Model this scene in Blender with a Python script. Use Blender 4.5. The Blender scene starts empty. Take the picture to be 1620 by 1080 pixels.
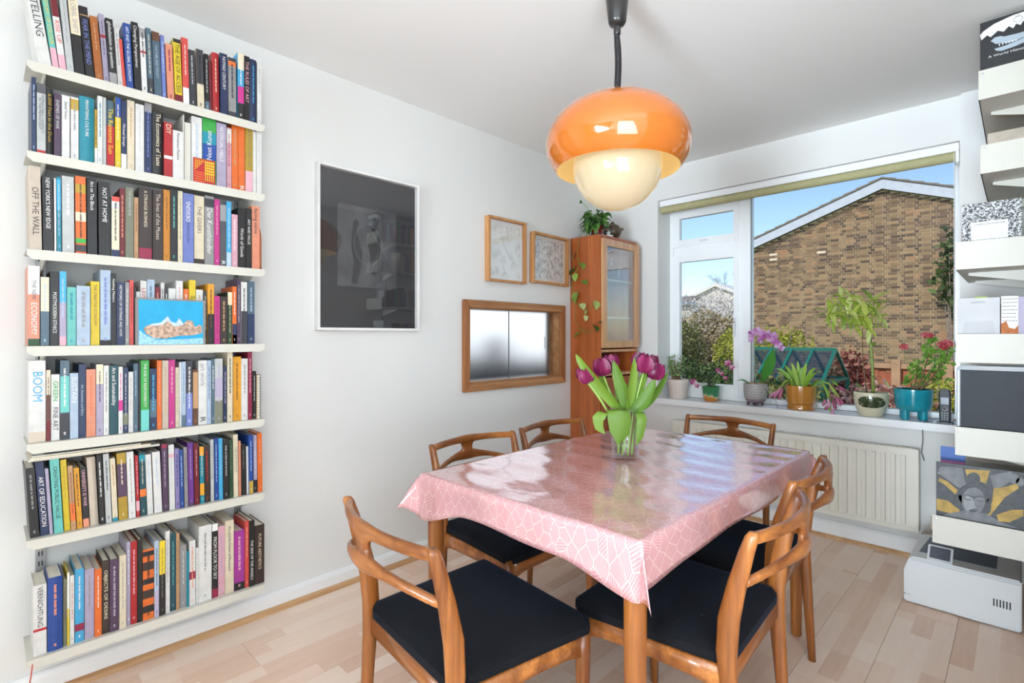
import bpy, math, random
from mathutils import Vector, Matrix, Euler
R_ = random.Random(7)
SC = bpy.context.scene
COL = SC.collection
PI = math.pi

# ------------------------------------------------------------------ camera, sky, sun, light, exposure
YAW = math.radians(44.4); FPX = 822.0; CX = 810.0; HY = 531.0
CAM = Vector((2.302, 0.0, 1.178))
FW = Vector((-math.sin(YAW), math.cos(YAW), 0)); RT = Vector((math.cos(YAW), math.sin(YAW), 0)); UP = Vector((0, 0, 1))
cam = bpy.data.cameras.new('camera'); camo = bpy.data.objects.new('camera', cam); COL.objects.link(camo)
camo.location = CAM; camo.rotation_euler = (PI/2, 0, YAW)
cam.sensor_width = 36.0; cam.lens = FPX/1620*36; cam.shift_y = (HY-540)/1620; cam.clip_start = 0.02; cam.clip_end = 400
SC.camera = camo
SC.view_settings.view_transform = 'Standard'; SC.view_settings.look = 'None'
SC.view_settings.exposure = 0.0; SC.view_settings.gamma = 1.0; SC.view_settings.use_curve_mapping = False
SC.cycles.max_bounces = 10; SC.cycles.diffuse_bounces = 5; SC.cycles.glossy_bounces = 4
SC.cycles.transmission_bounces = 8; SC.cycles.transparent_max_bounces = 16
SC.cycles.sample_clamp_indirect = 6.0; SC.cycles.caustics_reflective = False; SC.cycles.caustics_refractive = False
SC.cycles.use_denoising = True
SUN_EL, SUN_AZ = 42.0, 150.0
w = bpy.data.worlds.new('sky'); SC.world = w; w.use_nodes = True
nt = w.node_tree; bg = nt.nodes['Background']
sky = nt.nodes.new('ShaderNodeTexSky'); sky.sky_type = 'NISHITA'; sky.sun_disc = False
sky.sun_elevation = math.radians(SUN_EL); sky.sun_rotation = math.radians(SUN_AZ)
sky.altitude = 50; sky.air_density = 1.0; sky.dust_density = 0.6; sky.ozone_density = 3.0
nt.links.new(sky.outputs[0], bg.inputs[0]); bg.inputs[1].default_value = 0.185
sun = bpy.data.lights.new('sun', 'SUN'); suno = bpy.data.objects.new('sun', sun); COL.objects.link(suno)
sun.energy = 3.2; sun.angle = math.radians(1.0); sun.color = (1.0, 0.95, 0.87)
suno.rotation_euler = (math.radians(90-SUN_EL), 0, math.radians(-18)); suno.location = (2, -6, 8)
def area(name, loc, rot, sx, sy, power, color, spread=180.0):
    l = bpy.data.lights.new(name, 'AREA'); l.shape = 'RECTANGLE'; l.size = sx; l.size_y = sy
    l.energy = power; l.color = color; l.spread = math.radians(spread)
    o = bpy.data.objects.new(name, l); COL.objects.link(o); o.location = loc; o.rotation_euler = rot
    return o
def aim(x, y, z): return Vector((x, y, z)).to_track_quat('-Z', 'Y').to_euler()
# added fill lights behind and beside the camera; no openings are built there
area('added_fill_rear', (2.5, -4.4, .95), aim(.22, 1, .34), 2.0, 1.7, 222, (0.75, 0.89, 1.0), 78.0)
area('added_fill_side', (3.5, .1, 1.25), aim(-1, 1.0, .35), 2.1, 1.6, 52, (0.79, 0.90, 1.0), 130.0)

# ------------------------------------------------------------------ helpers
def ray(u, v): return FW + RT*((u-CX)/FPX) + UP*((HY-v)/FPX)
def at(u, v, ax, val):
    d = ray(u, v); i = 'xyz'.index(ax); return CAM + d*((val-CAM[i])/d[i])
def lin(c):
    return tuple(((x/255)/12.92 if x/255 <= .04045 else ((x/255+.055)/1.055)**2.4) for x in c) + (1.0,)
MATS = {}
class NT:
    def __init__(s, name):
        s.m = bpy.data.materials.new(name); s.m.use_nodes = True; s.t = s.m.node_tree
        s.b = s.t.nodes['Principled BSDF']; s.out = s.t.nodes['Material Output']
    def n(s, typ, **kw):
        nd = s.t.nodes.new('ShaderNode'+typ)
        for k, v in kw.items():
            if k.startswith('i_'):
                key = k[2:]; key = int(key) if key.isdigit() else key.replace('_', ' ')
                nd.inputs[key].default_value = v
            else: setattr(nd, k, v)
        return nd
    def l(s, a, b): s.t.links.new(a, b)
    def math(s, op, a, b=None, c=None):
        nd = s.n('Math', operation=op)
        for i, x in enumerate((a, b, c)):
            if x is None: continue
            if isinstance(x, (int, float)): nd.inputs[i].default_value = x
            else: s.l(x, nd.inputs[i])
        return nd.outputs[0]
    def mix(s, fac, a, b, bt='MIX'):
        nd = s.n('Mix', data_type='RGBA', blend_type=bt)
        for k, x in ((0, fac), (6, a), (7, b)):
            if isinstance(x, (int, float)): nd.inputs[k].default_value = x
            elif isinstance(x, tuple): nd.inputs[k].default_value = x
            else: s.l(x, nd.inputs[k])
        return nd.outputs[2]
    def ramp(s, fac, stops, interp='LINEAR'):
        nd = s.n('ValToRGB'); cr = nd.color_ramp; cr.interpolation = interp
        while len(cr.elements) < len(stops): cr.elements.new(.5)
        for e, (p, c) in zip(cr.elements, stops): e.position = p; e.color = c
        s.l(fac, nd.inputs[0]); return nd.outputs[0]
    def coord(s, kind='Object', scale=(1, 1, 1), rot=(0, 0, 0), loc=(0, 0, 0)):
        tc = s.n('TexCoord'); mp = s.n('Mapping'); s.l(tc.outputs[kind], mp.inputs[0])
        mp.inputs['Scale'].default_value = scale; mp.inputs['Rotation'].default_value = rot; mp.inputs['Location'].default_value = loc
        return mp.outputs[0]
    def noise(s, vec, scale, detail=2.0, rough=.5):
        nd = s.n('TexNoise'); nd.inputs['Scale'].default_value = scale; nd.inputs['Detail'].default_value = detail
        nd.inputs['Roughness'].default_value = rough
        if vec is not None: s.l(vec, nd.inputs['Vector'])
        return nd
    def bump(s, h, strength, dist=.01):
        nd = s.n('Bump'); nd.inputs['Strength'].default_value = strength; nd.inputs['Distance'].default_value = dist
        s.l(h, nd.inputs['Height']); s.l(nd.outputs[0], s.b.inputs['Normal'])
def mat(name, rgb=(200, 200, 200), rough=.5, metal=0.0, var=.06, vs=8.0, bump=0.0, bs=60.0, coat=0.0, emit=None, es=0.0, spec=.5, sss=0.0):
    """plain procedural material: colour with a soft noise variation and an optional fine bump"""
    if name in MATS: return MATS[name]
    N = NT(name); c = lin(rgb); v = N.coord('Object')
    ns = N.noise(v, vs, 3.0)
    lo = tuple(x*(1-var) for x in c[:3])+(1,); hi = tuple(min(1, x*(1+var)) for x in c[:3])+(1,)
    N.l(N.ramp(ns.outputs[0], [(.3, lo), (.7, hi)]), N.b.inputs['Base Color'])
    N.b.inputs['Roughness'].default_value = rough; N.b.inputs['Metallic'].default_value = metal
    N.b.inputs['Coat Weight'].default_value = coat; N.b.inputs['Coat Roughness'].default_value = .08
    N.b.inputs['Specular IOR Level'].default_value = spec
    if sss: N.b.inputs['Subsurface Weight'].default_value = sss; N.b.inputs['Subsurface Radius'].default_value = (.02, .02, .02)
    if bump: N.bump(N.noise(v, bs, 2.0).outputs[0], bump, .002)
    if emit: N.b.inputs['Emission Color'].default_value = lin(emit); N.b.inputs['Emission Strength'].default_value = es
    MATS[name] = N.m; return N.m
def pane_mat(name, tint=(255, 255, 255), gloss=1.0, rough=0.0):
    if name in MATS: return MATS[name]
    N = NT(name); N.t.nodes.remove(N.b)
    tr = N.n('BsdfTransparent'); tr.inputs[0].default_value = lin(tint)
    gl = N.n('BsdfGlossy'); gl.inputs['Roughness'].default_value = rough; gl.inputs[0].default_value = (1, 1, 1, 1)
    geo = N.n('NewGeometry'); dt = N.n('VectorMath', operation='DOT_PRODUCT'); N.l(geo.outputs['Normal'], dt.inputs[0]); N.l(geo.outputs['Incoming'], dt.inputs[1])
    sch = N.math('ADD', N.math('MULTIPLY', N.math('POWER', N.math('SUBTRACT', 1.0, N.math('ABSOLUTE', dt.outputs['Value'])), 5.0), .96), .04)
    # faint unevenness of the sheet
    ns = N.noise(N.coord('Object'), 3.0); bp = N.n('Bump'); bp.inputs['Strength'].default_value = .02
    N.l(ns.outputs[0], bp.inputs['Height']); N.l(bp.outputs[0], gl.inputs['Normal'])
    mx = N.n('MixShader'); N.l(N.math('MINIMUM', N.math('MULTIPLY', sch, gloss), 1.0), mx.inputs[0])
    N.l(tr.outputs[0], mx.inputs[1]); N.l(gl.outputs[0], mx.inputs[2]); N.l(mx.outputs[0], N.out.inputs[0])
    MATS[name] = N.m; return N.m
def wood(name, dark, light, axis='z', rough=.38, scale=1.0, coat=.15, warp=1.0):
    if name in MATS: return MATS[name]
    N = NT(name); s = {'x': (1.2, 22, 22), 'y': (22, 1.2, 22), 'z': (22, 22, 1.2)}[axis]
    s = tuple(q*scale for q in s)
    v = N.coord('Object', s); a = N.noise(v, 1.0, 5.0, .6); b = N.noise(N.coord('Object', tuple(q*5 for q in s)), 1.0, 2.0)
    f = N.math('ADD', N.math('MULTIPLY', a.outputs[0], .75), N.math('MULTIPLY', b.outputs[0], .25))
    N.l(N.ramp(f, [(.36, lin(dark)), (.52, lin(tuple((p+q)/2 for p, q in zip(dark, light)))), (.66, lin(light))]), N.b.inputs['Base Color'])
    N.b.inputs['Roughness'].default_value = rough; N.b.inputs['Coat Weight'].default_value = coat; N.b.inputs['Coat Roughness'].default_value = .2
    N.bump(f, .08, .002); MATS[name] = N.m; return N.m

class MB:
    """collects vertices and faces of one mesh"""
    def __init__(s): s.v = []; s.f = []; s.mi = []; s.cur = 0
    def add(s, vs, fs):
        o = len(s.v); s.v += [tuple(q) for q in vs]; s.f += [tuple(i+o for i in f) for f in fs]; s.mi += [s.cur]*len(fs); return s
    def box(s, x0, x1, y0, y1, z0, z1):
        return s.add([(x0, y0, z0), (x1, y0, z0), (x1, y1, z0), (x0, y1, z0), (x0, y0, z1), (x1, y0, z1), (x1, y1, z1), (x0, y1, z1)],
                     [(0, 3, 2, 1), (4, 5, 6, 7), (0, 1, 5, 4), (1, 2, 6, 5), (2, 3, 7, 6), (3, 0, 4, 7)])
    def loft(s, rings, caps=True, close=True):
        n = len(rings[0]); vs = [p for r in rings for p in r]; fs = []
        for i in range(len(rings)-1):
            for j in range(n if close else n-1):
                k = (j+1) % n; fs.append((i*n+j, i*n+k, (i+1)*n+k, (i+1)*n+j))
        if caps and close: fs.append(tuple(range(n-1, -1, -1))); fs.append(tuple((len(rings)-1)*n+j for j in range(n)))
        return s.add(vs, fs)
    def lathe(s, prof, n=32, c=(0, 0, 0), caps=False, sx=1.0, sy=1.0):
        return s.loft([[(c[0]+r*sx*math.cos(2*PI*j/n), c[1]+r*sy*math.sin(2*PI*j/n), c[2]+z) for j in range(n)] for r, z in prof], caps)
    def tube(s, pts, rad, n=8, caps=True):
        pts = [Vector(p) for p in pts]; rings = []; prev = None
        for i, p in enumerate(pts):
            d = (pts[min(i+1, len(pts)-1)]-pts[max(i-1, 0)])
            d = d.normalized() if d.length > 1e-9 else Vector((0, 0, 1))
            if prev is None: a = d.orthogonal().normalized()
            else: a = (prev-d*prev.dot(d)); a = a.normalized() if a.length > 1e-6 else d.orthogonal().normalized()
            prev = a; b = d.cross(a); r = rad[i] if isinstance(rad, (list, tuple)) else rad
            rings.append([p+a*(r*math.cos(2*PI*j/n))+b*(r*math.sin(2*PI*j/n)) for j in range(n)])
        return s.loft(rings, caps)
    def prism(s, poly, ax, a, b):
        """polygon (list of 2D) extruded along axis ax from a to b; 2D order is the other two axes in xyz order"""
        def P(p, t): q = list(p); q.insert('xyz'.index(ax), t); return q
        n = len(poly)
        return s.add([P(p, a) for p in poly]+[P(p, b) for p in poly],
                     [tuple(range(n-1, -1, -1)), tuple(range(n, 2*n))]+[(i, (i+1) % n, n+(i+1) % n, n+i) for i in range(n)])
    def build(s, name, m, parent=None, smooth=False, bevel=0.0, loc=None, rot=None, autos=None, fix=True):
        me = bpy.data.meshes.new(name); me.from_pydata(s.v, [], s.f); me.validate()
        for x in (m if isinstance(m, list) else [m]): me.materials.append(x)
        if isinstance(m, list) and len(me.polygons) == len(s.mi): me.polygons.foreach_set('material_index', s.mi)
        if fix:
            import bmesh
            bm = bmesh.new(); bm.from_mesh(me); bmesh.ops.recalc_face_normals(bm, faces=bm.faces)
            if bevel: bmesh.ops.bevel(bm, geom=list(bm.edges), offset=bevel, segments=2, affect='EDGES', clamp_overlap=True)
            bm.to_mesh(me); bm.free()
        if smooth:
            me.polygons.foreach_set('use_smooth', [True]*len(me.polygons))
            if smooth != 'all':
                try: me.set_sharp_from_angle(angle=math.radians(40))
                except Exception: pass
        o = bpy.data.objects.new(name, me); COL.objects.link(o)
        if parent: o.parent = parent
        if loc is not None: o.location = loc
        if rot is not None: o.rotation_euler = rot
        return o
def B(name, m, b, parent=None, bevel=0.0, **k): return MB().box(*b).build(name, m, parent, bevel=bevel, **k)
def tag(o, label=None, cat=None, group=None, kind=None):
    if label: o['label'] = label
    if cat: o['category'] = cat
    if group: o['group'] = group
    if kind: o['kind'] = kind
    return o
def thing(name, label, cat, loc=(0, 0, 0), rz=0.0, group=None):
    o = bpy.data.objects.new(name, None); COL.objects.link(o); o.location = loc; o.rotation_euler = (0, 0, rz); o.empty_display_size = .05
    return tag(o, label, cat, group)
def struct(o): o['kind'] = 'structure'; return o
def copy_tree(o, parent=None):
    c = o.copy(); COL.objects.link(c); c.parent = parent
    for ch in o.children: copy_tree(ch, c)
    return c
TEXTS = []
def text(name, body, m, parent, loc, mx, maxw, maxh, ay='CENTER', ax='CENTER', spacing=1.0):
    """flat lettering; scaled afterwards to fit maxw x maxh"""
    cu = bpy.data.curves.new(name, 'FONT'); cu.body = body; cu.align_x = ax; cu.align_y = ay; cu.size = .02; cu.resolution_u = 2
    cu.space_line = .85; cu.fill_mode = 'FRONT'; cu.materials.append(m); cu.space_character = spacing
    o = bpy.data.objects.new(name, cu); COL.objects.link(o); o.parent = parent; o.location = loc; o.rotation_euler = mx.to_euler()
    TEXTS.append((o, maxw, maxh)); return o
def axes(x, y):
    x, y = Vector(x), Vector(y); z = x.cross(y); return Matrix((x, y, z)).transposed()
DOWN = axes((0, 0, -1), (0, 1, 0)); UPW = axes((0, 0, 1), (0, -1, 0)); FACE_X = axes((0, 1, 0), (0, 0, 1)); FACE_NY = axes((1, 0, 0), (0, 0, 1))

# ------------------------------------------------------------------ room shell
H = 2.40; BY = 3.484; RX = 3.6; RY = -4.5; XW = 2.42
PAINT = mat('white_wall_paint', (228, 227, 224), .75, var=.015, vs=1.5, bump=.06, bs=180)
CEIL = mat('ceiling_paint', (241, 240, 238), .8, var=.01, vs=1.0, bump=.04, bs=120)
GLOSSW = mat('white_gloss_paint', (240, 240, 240), .3, var=.02, vs=3)
UPVC = mat('white_upvc', (244, 245, 246), .22, var=.01, vs=2, coat=.2)
# floor boards: laminate planks along the left wall, each with its three strips
def laminate():
    N = NT('laminate_plank'); tc = N.n('TexCoord'); sep = N.n('SeparateXYZ'); N.l(tc.outputs['Object'], sep.inputs[0])
    oi = N.n('ObjectInfo')
    ix = N.math('FLOOR', N.math('DIVIDE', N.math('ADD', sep.outputs[0], .0975), .065))
    wn0 = N.n('TexWhiteNoise', noise_dimensions='2D'); cb = N.n('CombineXYZ'); N.l(ix, cb.inputs[0]); N.l(oi.outputs['Random'], cb.inputs[1]); N.l(cb.outputs[0], wn0.inputs['Vector'])
    ysh = N.math('ADD', N.math('DIVIDE', sep.outputs[1], .42), N.math('MULTIPLY', wn0.outputs[0], 3.0))
    iy = N.math('FLOOR', ysh)
    wn = N.n('TexWhiteNoise', noise_dimensions='3D'); cb2 = N.n('CombineXYZ'); N.l(ix, cb2.inputs[0]); N.l(iy, cb2.inputs[1]); N.l(oi.outputs['Random'], cb2.inputs[2]); N.l(cb2.outputs[0], wn.inputs['Vector'])
    mp = N.n('Mapping'); N.l(tc.outputs['Object'], mp.inputs[0]); mp.inputs['Scale'].default_value = (55, 3.5, 1)
    ad = N.n('VectorMath', operation='ADD'); N.l(mp.outputs[0], ad.inputs[0])
    sc = N.n('VectorMath', operation='SCALE'); N.l(wn.outputs[1], sc.inputs[0]); sc.inputs['Scale'].default_value = 30; N.l(sc.outputs[0], ad.inputs[1])
    g = N.noise(ad.outputs[0], 1.0, 4.0, .6)
    f = N.math('ADD', N.math('MULTIPLY', wn.outputs[0], .62), N.math('MULTIPLY', g.outputs[0], .38))
    c = N.ramp(f, [(.15, lin((222, 184, 158))), (.5, lin((238, 208, 186))), (.85, lin((246, 224, 206)))])
    N.l(c, N.b.inputs['Base Color']); N.b.inputs['Roughness'].default_value = .36; N.b.inputs['Coat Weight'].default_value = .12
    N.b.inputs['Coat Roughness'].default_value = .25
    return N.m
LAM = laminate(); UNDER = mat('dark_joint', (120, 92, 70), .8)
floor = struct(B('floor', UNDER, (-.1, RX+.1, RY-.1, BY+.1, -.08, -.006)))
pw, pl = .195, 1.285
pm = MB().box(-pw/2+.0006, pw/2-.0006, -pl/2+.0006, pl/2-.0006, -.006, 0)
plank0 = None
for i in range(18):
    for j in range(7):
        cx = .07+pw*i; cy = RY+.2+pl*j+((i*7) % 5)*.25
        if cy-pl/2 > BY: continue
        if plank0 is None: plank0 = pm.build('floor_plank', LAM, floor); o = plank0
        else: o = plank0.copy(); COL.objects.link(o)
        o.location = (cx, cy, 0)
struct(B('ceiling', CEIL, (-.15, RX+.15, RY-.15, BY+.35, H, H+.15)))
# left wall with the serving hatch opening
HY0, HY1, HZ0, HZ1 = 1.975, 2.83, .895, 1.35
m = MB()
for b in ((-.12, 0, RY, HY0, -.02, H), (-.12, 0, HY1, BY, -.02, H), (-.12, 0, HY0, HY1, -.02, HZ0), (-.12, 0, HY0, HY1, HZ1, H)): m.box(*b)
struct(m.build('wall_left', PAINT))
# window wall
WX0, WX1, WZ0, WZ1 = .392, 2.08, .70, 2.172
m = MB()
for b in ((-.12, WX0, BY, BY+.28, -1.3, H), (WX1, RX+.12, BY, BY+.28, -1.3, H), (WX0, WX1, BY, BY+.28, -1.3, WZ0-.015), (WX0, WX1, BY, BY+.28, WZ1, H)): m.box(*b)
struct(m.build('wall_back', PAINT))
m = MB()
for b in ((XW, XW+.12, 1.3, BY, -.02, H), (XW, RX+.12, 1.2, 1.3, -.02, H), (RX, RX+.12, RY, 1.2, -.02, H)): m.box(*b)
struct(m.build('wall_right', PAINT))
struct(B('wall_rear', PAINT, (-.12, RX+.12, RY-.12, RY, -.02, H)))
struct(B('trim_1', PAINT, (2.085, XW, BY-.03, BY, 0, H), bevel=.004))       # shallow pier right of the window
def skirt(name, poly, ax, a, b): return struct(MB().prism(poly, ax, a, b).build(name, GLOSSW))
skirt('baseboard_left', [(0, 0), (.018, 0), (.018, .06), (.012, .072), (.006, .078), (0, .078)], 'y', RY, BY)
skirt('baseboard_back', [(BY, 0), (BY-.018, 0), (BY-.018, .085), (BY-.010, .098), (BY, .102)], 'x', .26, 2.1)
QUAD = wood('oak_quadrant', (178, 132, 88), (214, 172, 126), 'y', rough=.5)
def quadrant(ax, a, b, o, sg):
    pts = [(0, 0)]+[(.02*math.cos(t*PI/10), .02*math.sin(t*PI/10)) for t in range(6)]
    poly = [(o+sg*p, q) for p, q in pts]
    return struct(MB().prism(poly, ax, a, b).build('trim_2' if ax == 'y' else 'trim_3', QUAD, smooth=True))
quadrant('y', RY, BY-.02, .018, 1); quadrant('x', .28, 2.1, BY-.018, -1)

# ------------------------------------------------------------------ window
YF = BY+.185
def WXp(u, y=YF): return at(u, 500, 'y', y).x
def WZp(u, v, y=YF): return at(u, v, 'y', y).z
x0, xm0, xm1, x1 = WX0, WXp(1168), WXp(1187), WX1
zt, zb = WZp(1120, 318), .725
def frame(mb, a, b, c, d, t, y0, y1):
    mb.box(a, a+t, y0, y1, c, d); mb.box(b-t, b, y0, y1, c, d); mb.box(a+t, b-t, y0, y1, d-t, d); mb.box(a+t, b-t, y0, y1, c, c+t)
win = struct(thing('window_1', 'white framed window with a large fixed pane and an opening side casement', 'window', (0, 0, 0)))
m = MB(); frame(m, x0, x1, zb, WZ1-.002, .032, YF, YF+.07)
m.box(xm0, xm1, YF, YF+.07, zb+.03, WZ1-.03)
zq0, zq1 = WZp(1120, 402), WZp(1120, 385)
m.box(x0+.03, xm0, YF, YF+.07, zq0, zq1)
m.build('window_frame', UPVC, win, bevel=.003)
gx0, gx1 = WXp(1075, YF-.012), WXp(1160, YF-.012)
def sash(z0, z1, gz0, gz1):
    s = MB(); y0, y1 = YF-.014, YF+.03; a, b = x0+.030, xm0+.004
    s.box(a, gx0, y0, y1, z0, z1); s.box(gx1, b, y0, y1, z0, z1); s.box(gx0, gx1, y0, y1, z0, gz0); s.box(gx0, gx1, y0, y1, gz1, z1)
    o = s.build('casement', UPVC, win, bevel=.003)
    B('pane', pane_mat('window_glass', gloss=.12), (gx0-.004, gx1+.004, YF+.005, YF+.011, gz0-.004, gz1+.004), o)
    return o
top = sash(zq1-.008, WZp(1120, 326), WZp(1120, 374.5), WZp(1120, 339.5))
low = sash(zb+.02, zq0+.008, WZp(1160, 609), WZp(1120, 411))
HAND = mat('white_handle', (225, 226, 228), .25)
hx, hz = WXp(1115), WZp(1115, 380)
m = MB().box(hx-.03, hx+.03, YF-.022, YF-.012, hz-.007, hz+.007); m.box(hx-.028, hx+.012, YF-.034, YF-.022, hz-.006, hz+.006)
m.build('handle', HAND, top, bevel=.003)
hx, hz = WXp(1164), WZp(1164, 510)
m = MB().box(hx-.008, hx+.008, YF-.024, YF-.012, hz-.035, hz+.035); m.box(hx-.007, hx+.007, YF-.04, YF-.024, hz-.10, hz+.01)
m.build('handle', HAND, low, bevel=.004)
m = MB().box(hx-.004, hx+.004, YF-.042, YF-.039, hz-.004, hz+.004); m.build('lock', mat('dark_lock', (70, 70, 74), .4), low)
B('pane', pane_mat('window_glass', gloss=.12), (xm1-.002, x1-.028, YF+.02, YF+.027, zb+.03, WZ1-.03), win)
GASK = mat('grey_gasket', (120, 120, 122), .6)
m = MB(); frame(m, xm1-.001, x1-.031, zb+.031, WZ1-.031, .003, YF+.012, YF+.02); m.build('gasket', GASK, win)
m = MB(); m.box(WX0-.02, WX1+.04, BY-.03, BY+.0, .682, .722); m.box(WX0, WX1, BY, YF+.01, .70, .722)
m.build('window_sill', GLOSSW, win, bevel=.004)
# roller blind in the top of the recess
bl = thing('roller_blind', 'rolled-up olive window blind under a white pelmet above the window', 'blind', (WX0, BY+.02, 2.1))
B('pelmet', UPVC, (.004, WX1-WX0-.004, 0, .06, .028, .070), bl, bevel=.003)
OLIVE = mat('olive_blind_cloth', (176, 170, 128), .8, var=.05, vs=40, bump=.1, bs=300)
MB().loft([[(x, .03+.026*math.cos(2*PI*j/20), .006+.026*math.sin(2*PI*j/20)) for j in range(20)] for x in (.006, WX1-WX0-.02)]).build('cloth_roll', OLIVE, bl, smooth=True)
B('end_bracket', UPVC, (WX1-WX0-.018, WX1-WX0-.004, .0, .06, -.03, .028), bl, bevel=.002)
m = MB().tube([(WX1-WX0-.024, .002, .02), (WX1-WX0-.024, .002, -.5), (WX1-WX0-.024, .004, -1.0)], .0012, 6); m.build('cord', UPVC, bl)

# ------------------------------------------------------------------ radiator
RAD = mat('radiator_enamel', (232, 227, 215), .35, var=.02)
ra = thing('radiator', 'cream ribbed panel radiator under the window', 'radiator', (0, 0, 0))
rx0, rx1 = at(1064, 700, 'y', 3.405).x, at(1451, 800, 'y', 3.405).x; rz0, rz1 = at(1449, 843, 'y', 3.405).z, at(1456, 712, 'y', 3.405).z
m = MB(); m.box(rx0, rx1, 3.411, 3.43, rz0, rz1); m.box(rx0, rx1, 3.404, 3.412, rz1-.03, rz1); m.box(rx0, rx1, 3.404, 3.412, rz0, rz0+.025)
m.build('panel', RAD, ra, bevel=.003)
nr = int((rx1-rx0-.03)/.0445); rib0 = None
for i in range(nr):
    xr = rx0+.035+i*(rx1-rx0-.05)/nr
    if rib0 is None:
        rib0 = MB().loft([[(-.012, .012, z), (-.0085, 0, z), (.0085, 0, z), (.012, .012, z)] for z in (0, rz1-rz0-.07)]).build('rib', RAD, ra); o = rib0
    else: o = rib0.copy(); COL.objects.link(o)
    o.location = (xr, 3.401, rz0+.032)
B('side_panel', RAD, (rx0-.006, rx0, 3.402, 3.464, rz0+.005, rz1), ra, bevel=.002); B('side_panel', RAD, (rx1, rx1+.006, 3.402, 3.464, rz0+.005, rz1), ra, bevel=.002)
m = MB()
for i in range(60): xg = rx0+.01+i*(rx1-rx0-.02)/60; m.box(xg, xg+.004, 3.432, 3.462, rz1-.004, rz1+.001)
m.box(rx0, rx1, 3.43, 3.434, rz1-.006, rz1); m.build('top_grille', RAD, ra)
va = thing('radiator_valve', 'white thermostatic valve at the foot of the radiator beside the printer', 'valve', (1.985, 3.42, 0))
m = MB().lathe([(.0, .245), (.012, .245), (.016, .238), (.017, .2), (.02, .196), (.02, .185), (.012, .18)], 20); m.build('head', mat('valve_plastic', (222, 214, 196), .4), va, smooth=True)
m = MB().lathe([(.0, .18), (.012, .18), (.012, .14), (.008, .13), (.008, -.0)], 16); m.tube([(0, 0, .155), (-.05, 0, .155)], .008, 10); m.build('body', mat('valve_brass', (150, 140, 128), .35, 1.0), va, smooth=True)

# ------------------------------------------------------------------ serving hatch and the kitchen behind it
OAK_H = wood('hatch_wood_horizontal', (150, 98, 58), (196, 146, 100), 'y', rough=.45); OAK_V = wood('hatch_wood_vertical', (140, 84, 48), (182, 124, 78), 'z', rough=.45)
ha = struct(thing('window_2', 'wooden framed serving hatch with two frosted sliding glass panes', 'hatch', (0, 0, 0)))
fy0, fy1, fz0, fz1 = 1.935, 2.862, .852, 1.388
def trapz(name, pts, m_):  # mitred architrave piece, pts in (y, z)
    return MB().prism(pts, 'x', 0.0, .028).build(name, m_, ha, bevel=.004)
t_ = .045
trapz('frame_rail', [(fy0, fz1), (fy1, fz1), (fy1-t_, fz1-t_), (fy0+t_, fz1-t_)], OAK_H); trapz('frame_rail', [(fy0, fz0), (fy1, fz0), (fy1-t_, fz0+t_), (fy0+t_, fz0+t_)], OAK_H)
trapz('frame_stile', [(fy0, fz0), (fy0, fz1), (fy0+t_, fz1-t_), (fy0+t_, fz0+t_)], OAK_V); trapz('frame_stile', [(fy1, fz0), (fy1, fz1), (fy1-t_, fz1-t_), (fy1-t_, fz0+t_)], OAK_V)
m = MB()
m.box(-.12, .0, HY0-.002, HY0+.012, HZ0, HZ1); m.box(-.12, .0, HY1-.012, HY1+.002, HZ0, HZ1); m.box(-.12, 0, HY0, HY1, HZ0-.002, HZ0+.012); m.box(-.12, 0, HY0, HY1, HZ1-.012, HZ1+.002)
m.build('lining', OAK_H, ha)
def frosted():
    N = NT('frosted_glass'); b = N.b; b.inputs['Base Color'].default_value = (.93, .96, .97, 1); b.inputs['Transmission Weight'].default_value = 1.0
    b.inputs['Roughness'].default_value = .42; b.inputs['IOR'].default_value = 1.15
    v = N.coord('Object'); N.bump(N.noise(v, 160, 2.0).outputs[0], .25, .003); return N.m
FR = frosted(); ym = 2.37
B('pane', FR, (-.062, -.058, HY0+.012, ym+.01, HZ0+.012, HZ1-.012), ha); B('pane', FR, (-.040, -.036, ym-.01, HY1-.075, HZ0+.012, HZ1-.012), ha)
ALU = mat('aluminium_edge', (170, 172, 176), .3, 1.0)
B('pane_edge', ALU, (-.041, -.035, ym-.012, ym-.008, HZ0+.012, HZ1-.012), ha); B('pane_edge', ALU, (-.041, -.035, HY1-.077, HY1-.073, HZ0+.012, HZ1-.012), ha)
B('finger_pull', mat('clear_pull', (190, 200, 206), .2), (-.036, -.033, HY1-.125, HY1-.118, 1.09, 1.17), ha); B('finger_pull', mat('clear_pull'), (-.058, -.055, HY0+.045, HY0+.052, 1.09, 1.17), ha)
KW = mat('kitchen_wall_paint', (205, 208, 212), .8, var=.02); 
kx0 = -2.5
struct(B('wall_kitchen_side', KW, (kx0-.05, kx0, 1.2, 3.9, 0, H))); struct(B('wall_kitchen_near', KW, (kx0, -.12, 1.15, 1.2, 0, H)))
struct(B('ceiling_kitchen', KW, (kx0, -.12, 1.2, 3.9, H, H+.05))); struct(B('floor_kitchen', KW, (kx0, -.12, 1.2, 3.9, -.05, 0)))
m = MB(); m.box(kx0, -.12, 3.85, 3.9, 0, .95); m.box(kx0, -.12, 3.85, 3.9, 2.15, H); m.box(-.6, -.12, 3.85, 3.9, .95, 2.15); struct(m.build('wall_kitchen_far', KW))
struct(B('wall_kitchen_pier', KW, (-.17, -.12, BY, 3.85, 0, H)))

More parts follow.
